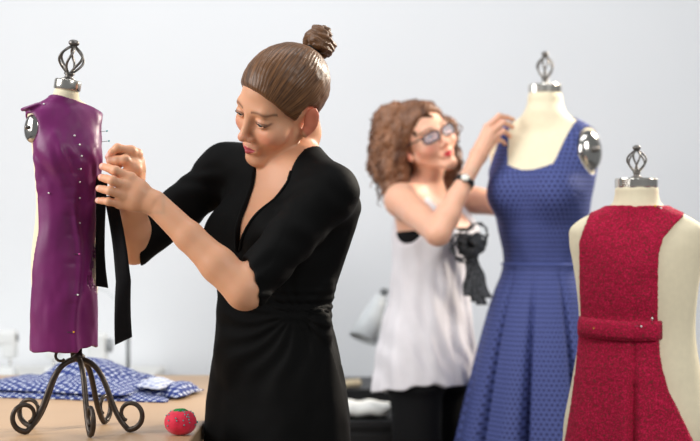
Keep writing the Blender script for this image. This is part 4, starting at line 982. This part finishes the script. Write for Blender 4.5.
# ------------------------------------------------------------------ back of the room
# white sewing counter at the left with two machines
ct = thing('sewing_counter', 'white counter along the back wall behind the wooden table', 'counter', (-1.5, 5.75, 0))
MB().box((-1.55, 5.76, .73), (.85, .30, .02), bev=.004).build('countertop', 'trim_white', ct)
for x in (-2.3, -1.55, -.80): MB().box((x, 5.78, .355), (.02, .26, .355)).build('side_panel', 'trim_white', ct)
def machine(cx, cy, s, label, flip=1):
    z = .75; r = thing('sewing_machine', label, 'sewing machine', (cx, cy, z))
    MB().box((cx, cy, z + .03 * s), (.17 * s, .08 * s, .03 * s), bev=.008).build('bed', 'white_plastic', r)
    pil = MB().box((cx + flip * .12 * s, cy, z + .15 * s), (.05 * s, .065 * s, .10 * s), bev=.012).build('pillar', 'white_plastic', r)
    MB().lathe([(.035 * s, 0), (.04 * s, .004), (.04 * s, .016), (.03 * s, .02)], (cx + flip * .172 * s, cy, z + .18 * s), np.array([[0, 0, flip], [0, 1, 0], [-flip, 0, 0]], float), 20).build('hand_wheel', 'grey_plastic', pil)
    arm = MB().box((cx - flip * .02 * s, cy, z + .225 * s), (.15 * s, .06 * s, .045 * s), bev=.014).build('arm', 'white_plastic', r)
    MB().box((cx + flip * .03 * s, cy - .062 * s, z + .21 * s), (.05 * s, .003, .022 * s), bev=.002).build('control_panel', 'teal_label', arm)
    hd = MB().box((cx - flip * .13 * s, cy, z + .19 * s), (.04 * s, .055 * s, .085 * s), bev=.012).build('head', 'white_plastic', r)
    MB().tube([(cx - flip * .13 * s, cy, z + .11 * s), (cx - flip * .13 * s, cy, z + .045 * s)], .005 * s, 8).build('needle_bar', 'steel', hd)
    MB().lathe([(.012, 0), (.012, .05), (.004, .052), (.004, .07)], (cx + flip * .05 * s, cy + .02, z + .27 * s), None, 14).build('thread_spool', 'grey_plastic', r)
    return r
machine(-.96, 5.62, .62, 'white sewing machine with teal panel behind the small dress form')
machine(-1.28, 5.66, .60, 'white sewing machine at the far left edge of the counter', -1)
sp = thing('thread_stand', 'thin grey thread stand on the white counter right of the machines', 'thread stand', (-.785, 5.66, .75))
MB().lathe([(.05, .75), (.05, .757), (.012, .762), (.004, .77)], (-.785, 5.66, 0), None, 24).build('base', 'cord_grey', sp)
MB().tube([(-.785, 5.66, .76), (-.785, 5.66, .90)], .007, 8).build('pole', 'cord_grey', sp)
MB().tube([(-.785, 5.66, .90), (-.80, 5.66, .99), (-.86, 5.66, 1.05), (-.95, 5.66, 1.07)], .003, 7).build('thread_guide', 'lamp_grey', sp)
# black desk, cabinet and lamp behind the two people
dk = thing('black_desk', 'black desk against the back wall carrying the lamp', 'desk', (.25, 5.7, 0))
MB().box((.25, 5.72, .70), (.55, .22, .02), bev=.003).build('desktop', 'desk_black', dk)
for x in (-.27, .77):
    for y in (5.53, 5.91): MB().box((x, y, .34), (.02, .02, .34)).build('leg', 'desk_black', dk)
MB().box((.25, 5.91, .6), (.5, .01, .08)).build('modesty_panel', 'desk_black', dk)
cb = thing('drawer_cabinet', 'low black drawer cabinet in front of the black desk', 'cabinet', (-.03, 5.24, 0))
MB().box((-.03, 5.26, .325), (.18, .15, .315), bev=.004).build('body', 'desk_black', cb); MB().box((-.03, 5.255, .65), (.19, .16, .012), bev=.003).build('top', 'desk_black', cb)
for k in range(3):
    dr = MB().box((-.03, 5.106, .115 + .205 * k), (.165, .006, .095), bev=.003).build('drawer', 'black_plastic', cb); MB().box((-.03, 5.095, .165 + .205 * k), (.05, .006, .006), bev=.002).build('handle', 'steel', dr)
for sx in (-.18, .12):
    for sy in (5.14, 5.38): MB().box((sx, sy, .005), (.015, .015, .005)).build('foot', 'black_plastic', cb)
wf = MB()
G = []
for u in np.linspace(0, 1, 30):
    row = []
    for a in np.linspace(0, 2 * math.pi, 25):
        e = 1 - abs(2 * u - 1)**6; row.append((-.10 + .235 * u, 5.21 + .085 * math.cos(a) * (.6 + .4 * e), .666 + .023 + .023 * np.sign(math.sin(a)) * abs(math.sin(a))**.6 * (.5 + .5 * e) + .003 * math.sin(u * 20)))
    G.append(row)
wf.grid(G, .002); G = [[(.105 + .02 * h_, 5.105 - .012 - .004 * math.sin(8 * h_), .675 - .10 * t_) for h_ in np.linspace(0, 1, 6)] for t_ in np.linspace(0, 1, 8)]
tag(wf.build('folded_fabric', 'white_cloth'), 'roll of folded white fabric lying on the black drawer cabinet', 'fabric')
tb = MB().tube([(-.10, 5.44, .735), (.03, 5.58, .735)], .014, 14); tag(tb.build('pattern_roll', 'cream_card'), 'short cream paper roll lying on the black desk', 'paper roll')
lp = thing('desk_lamp', 'grey swing-arm desk lamp with a conical shade on the black desk', 'lamp', (.30, 5.72, .72))
MB().lathe([(.07, .72), (.075, .724), (.072, .738), (.02, .745), (.01, .76)], (.30, 5.72, 0), None, 28).build('base', 'lamp_grey', lp)
j0, j1, j2 = np.array([.30, 5.72, .75]), np.array([.33, 5.74, .98]), P3(384, 292, 5.68)
MB().tube([j0, j1], .008, 10).build('lower_arm', 'lamp_grey', lp); MB().tube([j1, P3(402, 280, 5.7), j2], .008, 10).build('upper_arm', 'lamp_grey', lp)
for j in (j1, j2): MB().lathe([(.014, -.012), (.014, .012)], j, np.array([[1, 0, 0], [0, 0, 1], [0, -1, 0]], float), 14).build('joint', 'cord_grey', lp)
sa, sb = P3(381, 296, 5.67), P3(363, 339, 5.62); z = N(sb - sa); x = N(np.cross(z, (0, 1, 0))); RL = np.array([x, np.cross(z, x), z]).T; Ls = np.linalg.norm(sb - sa)
MB().lathe([(.012, 0), (.024, .004), (.030, Ls * .3), (.036, Ls * .42), (.052, Ls), (.050, Ls), (.033, Ls * .43), (.026, Ls * .3), (.004, .02)], sa, RL, 30).build('shade', 'lamp_grey', lp)
MB().lathe([(.004, Ls * .45), (.016, Ls * .55), (.022, Ls * .7), (.016, Ls * .82), (.001, Ls * .87)], sa, RL, 18).build('bulb', 'white_plastic', lp)
